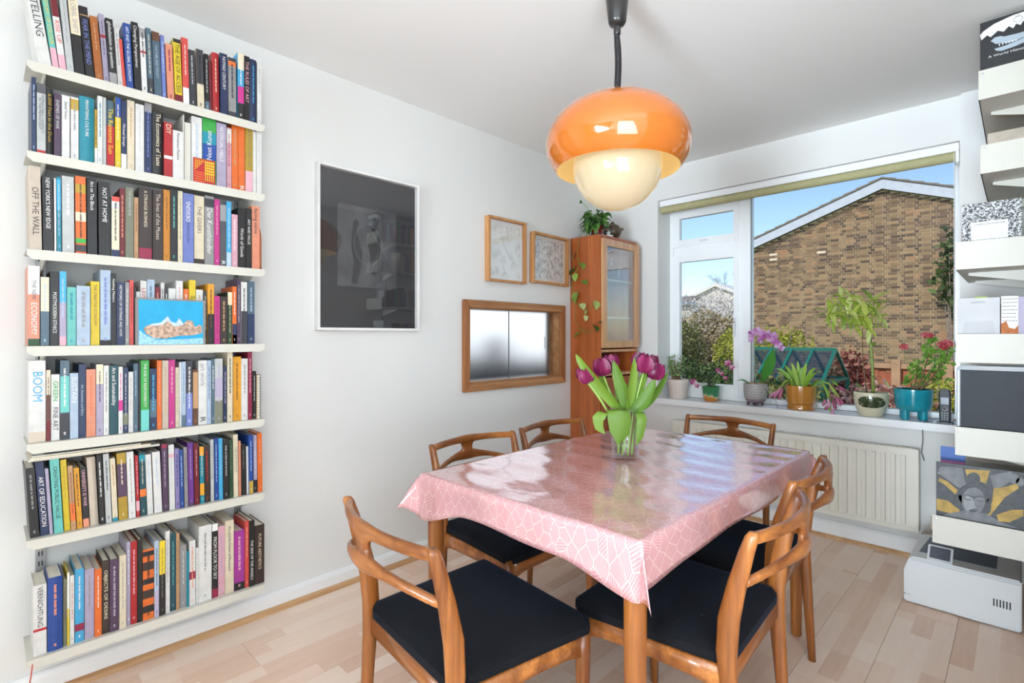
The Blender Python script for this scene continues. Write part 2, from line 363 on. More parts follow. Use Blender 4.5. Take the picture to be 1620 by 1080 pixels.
B('pane', mat('kitchen_daylight', (255, 255, 255), .5, emit=(246, 250, 255), es=1.25), (kx0, -.6, 3.86, 3.87, .95, 2.15), struct(thing('window_3', 'bright kitchen window blurred behind the frosted hatch', 'window', (0, 0, 0))))
kc = tag(B('kitchen_counter', mat('dark_worktop', (58, 72, 92), .4), (kx0+.04, -.65, 3.2, 3.84, .0, .93), bevel=.01), 'dark worktop dimly seen through the frosted hatch', 'counter')
tag(MB().lathe([(0, 0), (.09, .0), (.1, .05), (.1, .2), (.06, .24), (0, .25)], 20, (-1.35, 3.5, .93)).build('kettle', mat('kettle_dark', (60, 66, 78), .4), smooth=True), 'dark blurred kettle behind the left frosted pane', 'kettle')

# ------------------------------------------------------------------ dining table and cloth
TEAK = wood('teak_legs', (106, 56, 20), (184, 114, 52), 'z', rough=.34, coat=.25); TEAKX = wood('teak_rails', (114, 62, 24), (190, 120, 58), 'x', rough=.3, coat=.3)
TX0, TX1, TY0, TY1, TZ = .885, 1.705, 1.015, 2.285, .722
tb = thing('dining_table', 'teak dining table on round tapered legs under the pink cloth', 'table', ((TX0+TX1)/2, (TY0+TY1)/2, 0))
hx, hy = (TX1-TX0)/2, (TY1-TY0)/2
B('table_top', TEAKX, (-hx, hx, -hy, hy, TZ-.03, TZ-.001), tb, bevel=.004)
for s in (-1, 1):
    B('apron', TEAKX, (-hx+.07, hx-.07, s*(hy-.08)-.01, s*(hy-.08)+.01, TZ-.11, TZ-.03), tb); B('apron', TEAKX, (s*(hx-.08)-.01, s*(hx-.08)+.01, -hy+.07, hy-.07, TZ-.11, TZ-.03), tb)
    for q in (-1, 1):
        MB().lathe([(.015, 0), (.019, .004), (.026, .45), (.027, TZ-.03)], 20, (s*(hx-.036), q*(hy-.036), 0), caps=True).build('leg', TEAK, tb, smooth=True)
def cloth_mat():
    N = NT('pink_leaf_oilcloth'); tc = N.n('TexCoord'); mp = N.n('Mapping'); N.l(tc.outputs['UV'], mp.inputs[0])
    mp.inputs['Scale'].default_value = (33, 26, 1); mp.inputs['Rotation'].default_value = (0, 0, .78)
    ve = N.n('TexVoronoi', feature='DISTANCE_TO_EDGE', voronoi_dimensions='2D'); vc = N.n('TexVoronoi', feature='F1', voronoi_dimensions='2D')
    for v in (ve, vc): N.l(mp.outputs[0], v.inputs['Vector']); v.inputs['Scale'].default_value = 1.0; v.inputs['Randomness'].default_value = .62
    line = N.math('LESS_THAN', ve.outputs['Distance'], .022)
    # veins: stripes in a random direction inside every cell
    sp = N.n('SeparateColor'); N.l(vc.outputs['Color'], sp.inputs[0]); ang = N.math('MULTIPLY', N.math('ADD', sp.outputs[0], N.math('MULTIPLY', sp.outputs[1], .3)), 3.14)
    xy = N.n('SeparateXYZ'); N.l(mp.outputs[0], xy.inputs[0])
    q = N.math('ADD', N.math('MULTIPLY', xy.outputs[0], N.math('COSINE', ang)), N.math('MULTIPLY', xy.outputs[1], N.math('SINE', ang)))
    st = N.math('GREATER_THAN', N.math('SINE', N.math('MULTIPLY', q, 34.0)), .0)
    c = N.mix(N.math('MULTIPLY', st, .75), lin((212, 164, 166)), lin((200, 134, 138))); c = N.mix(line, c, lin((226, 194, 190)))
    N.l(c, N.b.inputs['Base Color']); N.b.inputs['Roughness'].default_value = .16; N.b.inputs['Coat Weight'].default_value = 1.0; N.b.inputs['Coat Roughness'].default_value = .09; N.b.inputs['Coat IOR'].default_value = 1.75
    v = N.coord('Object', (3.0, 14.0, 3)); a = N.noise(v, 1.0, 3.0); b2 = N.noise(N.coord('Object'), 24, 2.0)
    N.bump(N.math('ADD', a.outputs[0], N.math('MULTIPLY', b2.outputs[0], .25)), .35, .006)
    N.t.links.new(N.b.inputs['Normal'].links[0].from_socket, N.b.inputs['Coat Normal'])
    return N.m
def make_cloth():
    ov = .098; nx, ny = 74, 104; X, Y = hx+ov, hy+ov; vs = []; uv = []
    for j in range(ny+1):
        for i in range(nx+1):
            s = -X+2*X*i/nx; t = -Y+2*Y*j/ny
            ex, ey = max(0, abs(s)-hx), max(0, abs(t)-hy); sx, sy = (1 if s > 0 else -1), (1 if t > 0 else -1)
            r = math.hypot(ex, ey)
            # the cloth hangs lower towards the corners of the table ends
            cs = max(0, 1-(hx-abs(s))/.24) if ex == 0 else 1.0; ct_ = max(0, 1-(hy-abs(t))/.20) if ey == 0 else 1.0
            if ex > 0 and ey > 0: f_ = math.atan2(ey, ex)/(PI/2); gain = (1.12+(1.52-1.12)*f_)*(1-.29*math.sin(2*math.atan2(ey, ex))**2)
            elif ey > 0: gain = 1+.52*cs*cs*(3-2*cs)
            else: gain = 1+.12*ct_*ct_*(3-2*ct_)
            if r < 1e-6:
                z = .0016+.0009*math.sin(s*31+2*math.sin(t*5))*math.sin(t*9+s*3)+.0008*math.sin(t*47+3*math.sin(s*6))
                z = max(z, .0004); p = (s, t, z)
            else:
                ph = math.atan2(ey, ex); fl = .55*math.sin(2*ph)**2*r
                ro = .006*min(1, r/.012)
                if ex > 0 and ey > 0: ox, oy = fl*math.cos(PI/4)+ro*math.cos(ph), fl*math.sin(PI/4)+ro*math.sin(ph)
                elif ex > 0: ox, oy = ro+.05*r*(1+.5*math.sin(t*14)), 0
                else: ox, oy = 0, ro+.05*r*(1+.5*math.sin(s*17+1))
                wob = 1+.05*math.sin(s*13+t*9)
                p = (sx*(min(abs(s), hx)+ox), sy*(min(abs(t), hy)+oy), .001-max(0, r*wob*gain-.004)*.97)
            vs.append(p); uv.append((s, t))
    fs = [(j*(nx+1)+i, j*(nx+1)+i+1, (j+1)*(nx+1)+i+1, (j+1)*(nx+1)+i) for j in range(ny) for i in range(nx)]
    o = MB().add(vs, fs).build('tablecloth', cloth_mat(), None, smooth='all', fix=False)
    ul = o.data.uv_layers.new(name='UVMap')
    for lo in o.data.loops: ul.data[lo.index].uv = uv[lo.vertex_index]
    md = o.modifiers.new('thickness', 'SOLIDIFY'); md.thickness = .0012; md.offset = -1
    o.location = ((TX0+TX1)/2, (TY0+TY1)/2, TZ+.0012)
    return tag(o, 'glossy pink leaf-patterned oilcloth draped over the dining table', 'tablecloth')
make_cloth()

# ------------------------------------------------------------------ dining chairs
FAB = None
def fabric():
    N = NT('black_navy_seat_fabric'); v = N.coord('Object')
    a = N.noise(v, 7.0, 4.0, .6); b = N.noise(v, 420, 1.0); d = N.noise(v, 55, 4.0, .75)
    c = N.mix(N.math('MULTIPLY', a.outputs[0], .9), lin((13, 13, 15)), lin((26, 27, 32)))
    lint = N.math('GREATER_THAN', d.outputs[0], .715); c = N.mix(N.math('MULTIPLY', lint, .5), c, lin((130, 130, 128)))
    N.l(c, N.b.inputs['Base Color']); N.b.inputs['Roughness'].default_value = .95; N.b.inputs['Specular IOR Level'].default_value = .15; N.b.inputs['Sheen Weight'].default_value = .10; N.b.inputs['Sheen Roughness'].default_value = .4
    N.b.inputs['Sheen Tint'].default_value = lin((120, 150, 200)); N.bump(b.outputs[0], .3, .001); return N.m
FAB = fabric()
def remesh(o, vox, it=5):
    r = o.modifiers.new('r', 'REMESH'); r.mode = 'VOXEL'; r.voxel_size = vox
    s = o.modifiers.new('s', 'SMOOTH'); s.factor = .5; s.iterations = it
    dg = bpy.context.evaluated_depsgraph_get(); me = bpy.data.meshes.new_from_object(o.evaluated_get(dg)); me.name = o.name
    o.modifiers.clear(); o.data = me; me.polygons.foreach_set('use_smooth', [True]*len(me.polygons))
def ering(c, a, b, ha_, hb, n=14, e=2.4):
    out = []
    for j in range(n):
        t = 2*PI*j/n; ca, sa = math.cos(t), math.sin(t)
        x = math.copysign(abs(ca)**(2/e), ca)*ha_; y = math.copysign(abs(sa)**(2/e), sa)*hb
        out.append(Vector(c)+Vector(a)*x+Vector(b)*y)
    return out
def make_chair():
    t = thing('dining_chair', 'x', 'chair', (0, 0, 0))
    X, Y, Z = (1, 0, 0), (0, 1, 0), (0, 0, 1)
    for s in (-1, 1):
        # rear leg rising into the back post
        prof = [(.198, -.222, 0, .011, .012), (.203, -.208, .2, .013, .016), (.208, -.196, .37, .014, .020), (.211, -.192, .45, .014, .0235), (.214, -.198, .53, .0135, .0245),
                (.218, -.218, .62, .0125, .021), (.221, -.240, .70, .0115, .0165), (.222, -.251, .735, .0115, .0145), (.222, -.254, .745, .008, .010)]
        MB().loft([ering((s*x, y, z), X, Y, a, b, 14, 2.6) for x, y, z, a, b in prof]).build('leg', TEAK, t, smooth='all')
        prof = [(.222, .192, 0, .011, .011), (.222, .192, .2, .0145, .0145), (.222, .192, .36, .018, .018), (.222, .192, .425, .018, .018)]
        MB().loft([ering((s*x, y, z), X, Y, a, b, 14, 2.8) for x, y, z, a, b in prof]).build('leg', TEAK, t, smooth='all')
        # side rail
        MB().loft([ering((s*x, y, z), X, Z, .010, hz, 8, 5) for x, y, z, hz in ((.207, -.185, .385, .03), (.211, -.10, .39, .024), (.216, .04, .392, .022), (.219, .13, .39, .025), (.222, .18, .386, .032))]).build('side_rail', TEAKX, t, smooth='all')
    MB().loft([ering((x, .195, z), Y, Z, .010, hz, 8, 5) for x, z, hz in ((-.21, .386, .032), (-.16, .392, .025), (0, .394, .022), (.16, .392, .025), (.21, .386, .032))]).build('front_rail', TEAKX, t, smooth='all')
    MB().loft([ering((x, -.190, .39), Y, Z, .010, .026, 8, 5) for x in (-.205, 0, .205)]).build('back_rail', TEAKX, t, smooth='all')
    # backrest: top rail, lower rail and the bridge between them, carved as one piece
    m = MB(); N = 22; W = .220
    def yc(x, d=.052): return -.250-d*(1-(x/W)**2)
    m.loft([ering((x, yc(x), .729+.004*(1-(x/W)**2)), Y, Z, .0115, .0145+.003*math.exp(-(x/.05)**2), 12, 2.6) for x in [(-W+2*W*i/N) for i in range(N+1)]])
    def zl(x): q = (x/W)**2; return .664-.042*q
    m.loft([ering((x, yc(x, .060)+.020*(x/W)**2, zl(x)), Y, Z, .0105, .011+.013*math.exp(-(x/.07)**2), 12, 2.6) for x in [(-W*.985+2*W*.985*i/N) for i in range(N+1)]])
    m.loft([ering((0, yc(0, .056), z), X, Y, hw, .0105, 12, 2.6) for z, hw in ((.655, .052), (.675, .036), (.695, .027), (.712, .034), (.73, .056))])
    o = m.build('backrest', TEAKX, t); remesh(o, .0038, 6)
    # upholstered seat pad
    m = MB(); n = 26; vs = []; fs = []
    def P(i, j, top):
        a = -1+2*i/n; b = -1+2*j/n
        r = (abs(a)**8+abs(b)**8)**(1/8) if (a or b) else 0
        edge = max(0, 1-max(abs(a), abs(b))**7)
        hw = .208+.037*(b+1)/2; x = a*hw; y = .010+b*.212-.012*(1-a*a)*(1 if b < -.5 else 0)*0
        if abs(a) > .9 and abs(b) > .9:
            k = 1-.10*((abs(a)-.9)/.1)*((abs(b)-.9)/.1); x *= k; y = .010+(y-.010)*k
        z = .418+(.022+.018*edge**.5+.010*(1-a*a)*(1-b*b) if top else 0.0*edge)
        return (x, y, z)
    for top in (1, 0):
        for j in range(n+1):
            for i in range(n+1): vs.append(P(i, j, top))
    q = (n+1)**2
    for j in range(n):
        for i in range(n):
            k = j*(n+1)+i; fs.append((k, k+1, k+n+2, k+n+1)); fs.append((q+k+n+1, q+k+n+2, q+k+1, q+k))
    bd = [i for i in range(n+1)]+[(j+1)*(n+1)-1 for j in range(1, n+1)]+[n*(n+1)+i for i in range(n-1, -1, -1)]+[j*(n+1) for j in range(n-1, 0, -1)]
    for k in range(len(bd)): a, b = bd[k], bd[(k+1) % len(bd)]; fs.append((a, q+a, q+b, b))
    m.add(vs, fs).build('seat', FAB, t, smooth=True)
    return t
chair0 = make_chair()
CH = [((1.227, .668), -6.1, 'teak dining chair nearest the camera at the near end of the table'),
      ((.635, 1.476), -91.9, 'teak dining chair on the wall side of the table nearer the bookshelf'),
      ((.630, 2.0), -91.7, 'teak dining chair on the wall side of the table nearer the tall cabinet'),
      ((1.21, 2.731), 179.0, 'teak dining chair at the far table end in front of the radiator'),
      ((1.866, 1.412), 93.4, 'teak dining chair on the window side, nearer the camera, back toward the printer'),
      ((1.803, 1.914), 93.5, 'teak dining chair right of the table, the farther of two, beside the radiator')]
for i, ((px, py), a, lab) in enumerate(CH):
    c = chair0 if i == 0 else copy_tree(chair0); a = math.radians(a)
    off = Matrix.Rotation(a, 3, 'Z') @ Vector((0, -.252, 0))
    c.location = (px-off.x, py-off.y, 0); c.rotation_euler = (0, 0, a); tag(c, lab, 'chair', 'teak dining chairs around the table')

# ------------------------------------------------------------------ pendant lamp
LX, LY = 1.292, 1.558
la = thing('pendant_lamp', 'orange glass dome pendant lamp with a glowing white globe over the table', 'lamp', (LX, LY, H))
def orange():
    N = NT('orange_glass_shade'); c = N.noise(N.coord('Object'), 2.0)
    N.l(N.ramp(c.outputs[0], [(.3, lin((184, 96, 22))), (.7, lin((198, 112, 34)))]), N.b.inputs['Base Color'])
    N.b.inputs['Roughness'].default_value = .12; N.b.inputs['Coat Weight'].default_value = 1.0; N.b.inputs['Coat Roughness'].default_value = .03; return N.m
SH = [(.055, 2.006), (.10, 1.998), (.15, 1.982), (.195, 1.954), (.228, 1.918), (.246, 1.880), (.251, 1.848), (.248, 1.82), (.238, 1.792), (.222, 1.768), (.212, 1.758)]
prof = [(r, z-H) for r, z in SH]
MB().lathe(prof, 64).build('shade', orange(), la, smooth='all')
MB().lathe([(r-.006, z-.004) for r, z in prof[:-1]]+[(.209, prof[-1][1]), (.212, prof[-1][1])], 64).build('shade_lining', mat('cream_lining_glow', (160, 128, 76), .4, emit=(255, 216, 140), es=.55), la, smooth='all')  # cream lining emits to imitate the globe's light falling on it
GZ = 1.768
MB().lathe([(.1535*math.sin(a), GZ-H+.150*math.cos(a)) for a in [PI*k/28 for k in range(3, 29)]], 48).build('globe', mat('opal_globe', (150, 138, 115), .12, emit=(255, 228, 180), es=.43, coat=.6, var=.01), la, smooth='all')
MB().lathe([(0, 2.02-H), (.03, 2.018-H), (.062, 2.012-H), (.075, 2.004-H), (.075, 1.998-H)], 40).build('cap', mat('grey_cap', (176, 176, 178), .35), la, smooth='all')
BLK = mat('black_bakelite', (36, 34, 34), .28, coat=.4); CORD = mat('black_cord', (34, 33, 34), .45)
MB().lathe([(0, 2.232-H), (.011, 2.232-H), (.0125, 2.235-H), (.0125, 2.258-H), (.018, 2.262-H), (.026, 2.266-H), (.031, 2.276-H), (.040, 2.36-H), (.042, 2.398-H), (0, 2.3995-H)], 32).build('ceiling_cup', BLK, la, smooth=True)
pts = []; turns = 44
for k in range(turns*12+1):
    f = k/(turns*12); a = 2*PI*k/12; g = f**.8; z = 2.235-H-(2.235-2.02)*(f if f > .12 else f); bx = .006*math.sin(PI*f)-.002
    rr = .0075+.002*min(1, f*5); pts.append((bx+rr*math.cos(a), rr*math.sin(a), z))
MB().tube(pts, .0026, 5).build('coiled_cord', CORD, la, smooth='all')
MB().lathe([(.0, 2.05-H), (.009, 2.05-H), (.011, 2.03-H), (.012, 2.015-H)], 16).build('cord_grip', BLK, la, smooth=True)

# ------------------------------------------------------------------ pictures on the left wall
def dark_print():
    N = NT('dark_print'); v = N.coord('Object'); a = N.noise(N.coord('Object', (1, 9, 9)), 1.0, 4.0, .6)
    N.l(N.ramp(a.outputs[0], [(.35, lin((62, 63, 66))), (.7, lin((92, 93, 96)))]), N.b.inputs['Base Color']); N.b.inputs['Roughness'].default_value = .7; return N.m
pf = thing('framed_picture', 'large dark print behind reflective glass in a thin white frame', 'picture', (0, 1.34, 1.204))
WF = mat('white_frame_lacquer', (238, 236, 234), .35); a, b, c, d = -.278, .278, 0.0, .765
m = MB()
for q in ((a, a+.012, c, d), (b-.012, b, c, d), (a+.012, b-.012, c, c+.012), (a+.012, b-.012, d-.012, d)): m.box(.001, .036, *q)
m.build('frame', WF, pf, bevel=.001)
B('backing', mat('black_mount', (46, 46, 50), .7), (.002, .008, a+.012, b-.012, c+.012, d-.012), pf)
pr = B('print', dark_print(), (.008, .010, -.17, .15, .21, .60), pf)
FIG = mat('print_grey_figure', (44, 44, 48), .8); FIGL = mat('print_light_line', (116, 117, 120), .8)
def poly_yz(name, pts, x, m_, par, th=.0006): return MB().prism(pts, 'x', x, x+th).build(name, m_, par)
poly_yz('figure', [(-.10, .23), (-.07, .22), (-.05, .30), (-.04, .37), (-.06, .44), (-.075, .48), (-.06, .52), (-.075, .54), (-.09, .52), (-.095, .46), (-.10, .40), (-.085, .32)], .0102, FIG, pr)
poly_yz('figure', [(.0, .28), (.03, .27), (.055, .36), (.06, .44), (.035, .50), (.045, .55), (.02, .56), (.01, .50), (-.015, .44), (.0, .38)], .0102, FIG, pr)
m = MB(); rg = [(.075*math.cos(2*PI*k/40), .42+.1*math.sin(2*PI*k/40)) for k in range(41)]
m.tube([(.0104, y-.01, z) for y, z in rg], .0012, 4); m.tube([(.0104, .05, .40), (.0104, -.02, .22)], .001, 4); m.tube([(.0104, .0, .5), (.0104, .1, .36)], .001, 4); m.build('drawn_line', FIGL, pr)
B('glass', pane_mat('picture_glass', gloss=1.25), (.026, .028, a+.0125, b-.0125, c+.0125, d-.0125), pf)
BEECH_V = wood('pale_frame_wood', (176, 118, 66), (214, 160, 104), 'z', rough=.5)
def art_paper(name, base, ink, sc, lo, hi):
    N = NT(name); v = N.coord('Object', (1, sc, sc*.8)); a = N.noise(v, 1.0, 6.0, .68)
    N.l(N.ramp(a.outputs[0], [(lo, lin(ink)), (hi, lin(base))]), N.b.inputs['Base Color']); N.b.inputs['Roughness'].default_value = .8; return N.m
def small_frame(y0, y1, z0, z1, dp, label, paper, mount, tilt=0):
    cy, cz = (y0+y1)/2, (z0+z1)/2; hw, hh = (y1-y0)/2, (z1-z0)/2
    f = thing('framed_picture', label, 'picture', (0, cy, cz)); f.rotation_euler = (tilt, 0, 0)
    t = .014; m = MB()
    for q in ((-hw, -hw+t, -hh, hh), (hw-t, hw, -hh, hh), (-hw+t, hw-t, -hh, -hh+t), (-hw+t, hw-t, hh-t, hh)): m.box(.001, dp, *q)
    m.build('frame', BEECH_V, f, bevel=.001)
    B('mount', mount, (.002, .010, -hw+t, hw-t, -hh+t, hh-t), f); k = .12
    B('drawing', paper, (.010, .011, -hw*(1-k)+t, hw*(1-k)-t, -hh*(1-k)+t, hh*(1-k)-t), f)
    B('glass', pane_mat('picture_glass'), (dp-.012, dp-.010, -hw+t, hw-t, -hh+t, hh-t), f)
small_frame(2.115, 2.447, 1.508, 1.900, .04, 'pale abstract drawing in an upright wooden box frame', art_paper('pale_drawing', (236, 235, 230), (208, 206, 196), 22, .36, .52), mat('white_mount', (236, 234, 230), .8))
small_frame(2.513, 2.885, 1.524, 1.858, .04, 'grey charcoal drawing in a square wooden box frame nearer the cabinet', art_paper('charcoal_drawing', (228, 226, 220), (150, 150, 150), 40, .36, .58), mat('cream_mount', (226, 216, 200), .8), math.radians(-1.0))

# ------------------------------------------------------------------ tall corner cabinet
CABW = wood('cabinet_teak', (150, 74, 30), (192, 106, 52), 'z', rough=.35, scale=.8, coat=.3); CABD = wood('cabinet_dark_inside', (86, 46, 26), (118, 66, 38), 'z', rough=.5); EDGE = wood('cabinet_pale_edge', (196, 140, 92), (222, 172, 124), 'z', rough=.3, coat=.5)
cb = thing('display_cabinet', 'tall teak cabinet with a glazed door in the room corner', 'cabinet', (0, 2.945, 0)); CD, CW, CT = .26, .472, 1.872
B('side_panel', CABW, (.002, CD-.002, 0, .016, 0, CT), cb, bevel=.001); B('side_panel', CABW, (.002, CD-.002, CW-.016, CW, 0, CT), cb, bevel=.001)
B('top_panel', CABW, (.002, CD-.002, .016, CW-.016, CT-.018, CT), cb); B('back_panel', CABD, (.002, .010, .016, CW-.016, .05, CT-.018), cb)
for z in (1.065, .90, .62, .05): B('shelf', EDGE, (.010, CD-.004, .016, CW-.016, z, z+.018), cb)
for z in (1.30, 1.565): B('shelf', mat('pale_inner_shelf', (190, 176, 160), .4), (.010, CD-.03, .016, CW-.016, z, z+.014), cb)
dr = MB(); d0, d1 = CD, CD+.02; z0, z1 = 1.095, 1.845; st = .05
for q in ((.004, .004+st, z0, z1), (CW-.004-st, CW-.004, z0, z1), (.004+st, CW-.004-st, z1-st, z1), (.004+st, CW-.004-st, z0, z0+st)): dr.box(d0, d1, *q)
door = dr.build('door', EDGE, cb, bevel=.002)
B('pane', pane_mat('cabinet_glass', gloss=3.2), (CD+.006, CD+.010, .004+st, CW-.004-st, z0+st, z1-st), door)
B('door', CABW, (CD, CD+.018, .004, CW-.004, .06, .61), cb, bevel=.002); B('door', CABW, (CD, CD+.018, .004, CW-.004, .645, .89), cb, bevel=.002)
GLS = pane_mat('drinking_glass', (236, 240, 242), 1.6)
for k in range(7):
    gx, gy = (.075 if k % 2 else .16), .07+k*.052
    p = [(.0, .0), (.026, .0), (.026, .003), (.004, .008), (.004, .07), (.02, .085), (.03, .11), (.031, .15), (.029, .165)] if k % 3 else [(0, 0), (.026, 0), (.028, .05), (.030, .11)]
    o = MB().lathe(p, 20).build('drinking_glass', GLS, smooth='all'); o.location = (gx, 2.945+gy, 1.579)
    tag(o, 'clear drinking glass on the top shelf behind the cabinet door', 'glass', 'glasses in the cabinet')
cup = thing('cup', 'small white cup standing in the open cabinet niche', 'cup', (.17, 3.20, .918))
MB().lathe([(0, .0), (.02, 0), (.032, .02), (.036, .045), (.033, .045), (.028, .02), (0, .012)], 24).build('bowl', mat('white_china', (236, 236, 234), .2), cup, smooth='all')
MB().lathe([(0, .0), (.05, .004), (.062, .010), (.05, .007), (0, .003)], 28, (0, 0, -.0)).build('saucer', mat('grey_china', (120, 126, 136), .25), cup, smooth='all')
MB().tube([(.034, 0, .037), (.05, 0, .035), (.052, 0, .022), (.031, 0, .016)], .0035, 8).build('handle', mat('white_china'), cup, smooth='all')

# ------------------------------------------------------------------ wall bookshelf and its books
SHX = .2; XS = .186
ROWZ = [1.997, 1.7275, 1.436, 1.147, .8555, .5695, .213]
SHELFW = mat('shelf_white_steel', (208, 204, 193), .45, var=.015); TRACK = mat('grey_track_steel', (168, 170, 172), .35, 0.6); SLOT = mat('dark_slot', (60, 60, 62), .6)
bs = thing('wall_bookshelf', 'white steel shelving on slotted wall tracks holding seven rows of books', 'shelving', (0, 0, 0))
yL, yR = .094, .772
for yu in (.135, .735):
    u = B('upright', TRACK, (.001, .016, yu-.012, yu+.012, .10, 2.14), bs); m = MB()
    for k in range(62): m.box(.016, .0165, yu-.006, yu-.002, .14+k*.032, .155+k*.032); m.box(.016, .0165, yu+.002, yu+.006, .14+k*.032, .155+k*.032)
    s_ = m.build('slots', SLOT, u); s_['kind'] = 'stuff'
for r, z in enumerate(ROWZ):
    m = MB().box(.017, SHX-.002, yL, yR, z-.003, z)
    m.prism([(yL+.014, z-.030), (yR-.014, z-.030), (yR, z-.018), (yR, z), (yL, z), (yL, z-.018)], 'x', SHX-.003, SHX)
    sh = m.build('shelf', SHELFW, bs)
    for yu in (.135, .735):
        MB().prism([(.016, z-.09), (.03, z-.09), (SHX-.006, z-.022), (SHX-.006, z-.0035), (.016, z-.0035)], 'y', yu-.002, yu+.002).build('bracket', SHELFW, sh)
PAL = {'white': (228, 226, 222), 'cream': (226, 212, 184), 'black': (32, 31, 33), 'charcoal': (58, 58, 64), 'navy': (38, 52, 88), 'blue': (36, 74, 150), 'periwinkle': (112, 126, 190), 'sky blue': (70, 168, 214),
       'pale blue': (178, 196, 216), 'slate': (84, 108, 124), 'teal': (24, 138, 158), 'dark teal': (28, 78, 88), 'mint': (110, 196, 186), 'green': (60, 168, 72), 'dark green': (44, 76, 48), 'olive': (122, 124, 104),
       'yellow': (228, 198, 42), 'mustard': (184, 150, 52), 'amber': (230, 160, 40), 'orange': (230, 112, 44), 'salmon': (226, 146, 116), 'coral': (216, 80, 72), 'red': (178, 36, 40), 'dark red': (112, 26, 36),
       'crimson': (142, 36, 66), 'magenta': (196, 52, 134), 'pink': (222, 168, 180), 'lilac': (176, 166, 190), 'purple': (108, 54, 140), 'plum': (82, 60, 84), 'lavender': (140, 128, 178), 'brown': (104, 66, 46),
       'dark brown': (58, 44, 40), 'tan': (194, 150, 108), 'beige': (206, 190, 172), 'grey': (150, 148, 148), 'pale grey': (196, 198, 196), 'dark grey': (84, 84, 88), 'ochre': (204, 132, 34), 'burnt orange': (170, 98, 44), 'violet': (168, 58, 152)}
COVER = None
def cover_mat():
    N = NT('book_cover'); oi = N.n('ObjectInfo'); v = N.coord('Object'); a = N.noise(v, 30, 3.0)
    c = N.mix(1.0, oi.outputs['Color'], N.ramp(a.outputs[0], [(.3, (.78, .78, .78, 1)), (.7, (.92, .92, .92, 1))]), 'MULTIPLY')
    N.l(c, N.b.inputs['Base Color']); N.b.inputs['Roughness'].default_value = .38; return N.m
COVER = cover_mat()
def pages_mat():
    N = NT('book_pages'); a = N.noise(N.coord('Object', (2, 900, 2)), 1.0, 1.0)
    N.l(N.ramp(a.outputs[0], [(.3, lin((206, 196, 176))), (.7, lin((232, 226, 212)))]), N.b.inputs['Base Color']); N.b.inputs['Roughness'].default_value = .85; return N.m
PAGES = pages_mat()
def ink(cn): return mat('ink_'+cn.replace(' ', '_'), PAL[cn], .5, var=.03)
ORD = 'first second third fourth fifth sixth seventh eighth ninth tenth eleventh twelfth'.split()
ROWN = ['top', 'second', 'third', 'fourth', 'fifth', 'sixth', 'bottom']
def nth(k, n):
    if k < 12: return ORD[k]+' from the left'
    if n-1-k < 12: return (ORD[n-1-k]+' from the right') if n-1-k else 'rightmost'
    s = k+1; suf = 'th' if 10 <= s % 100 <= 20 else {1: 'st', 2: 'nd', 3: 'rd'}.get(s % 10, 'th'); return f'{s}{suf} from the left'
def book_geo(wd, h, dp, round_=False):
    t = min(.0022, wd*.16); hw = wd/2; c = MB()
    if round_ and wd > .012:
        n = 6; fr = [(-.004*(1-math.cos(PI*(k/n-.5))), -hw+wd*k/n) for k in range(n+1)]
        outer = fr; inner = [(-.004-t*.4, hw-t), (-.004-t*.4, -hw+t)]
        c.prism(outer+inner, 'z', 0, h); c.box(-dp, -.004, -hw, -hw+t, 0, h); c.box(-dp, -.004, hw-t, hw, 0, h)
    else:
        c.prism([(-dp, -hw), (0, -hw), (0, hw), (-dp, hw), (-dp, hw-t), (-t, hw-t), (-t, -hw+t), (-dp, -hw+t)], 'z', 0, h)
    p = MB().box(-dp+.003, -t-.001, -hw+t+.0002, hw-t-.0002, .003, h-.003)
    return c, p
def add_book(name, wd, h, dp, cn, loc, lean, title, tc, up, bands, rnd, lab, grp):
    c, p = book_geo(wd, h, dp, rnd)
    o = c.build(name, COVER, None, fix=True); o.color = lin(PAL[cn]); o.location = loc; o.rotation_euler = (lean, 0, 0)
    p.build('pages', PAGES, o, fix=False)
    for f0, f1, bc in bands: B('spine_band', ink(bc), (-.002 if not rnd else -.0035, .0004, -wd/2+.0001, wd/2-.0001, h*f0+.0003, h*f1-.0003), o, fix=False)
    if title == '~':   # lettering too small to read: a broken line of word blocks
        m = MB(); z = h*.90; wv = wd*(.08+.09*R_.random()); end = h*(.25+.3*R_.random())
        while z > end:
            for q in range(R_.randint(3, 8)):
                l = .0016+.0012*R_.random(); up_ = wv*(1.0 if R_.random() > .4 else .6); m.box(.0004, .0007, -wv*.8, up_, z-l, z); z -= l+.0008
            z -= .003
        for q in range(2): m.box(.0004, .0007, -wv*.8, wv*.8, h*.06+q*.005, h*.06+q*.005+.003)
        m.build('spine_lettering', ink(tc), o, fix=False)['kind'] = 'stuff'
    elif title:
        for k, tt in enumerate(title.split('|')):
            parts = tt.split('@'); body = parts[0]; f0, f1 = (float(q) for q in (parts[1] if len(parts) > 1 else '.08:.92').split(':'))
            tcc = parts[2] if len(parts) > 2 else tc
            text('title', body, ink(tcc), o, (.0009, 0, h*(f0+f1)/2), UPW if up else DOWN, h*(f1-f0), wd*.6)
    tag(o, lab, 'book', grp); return o
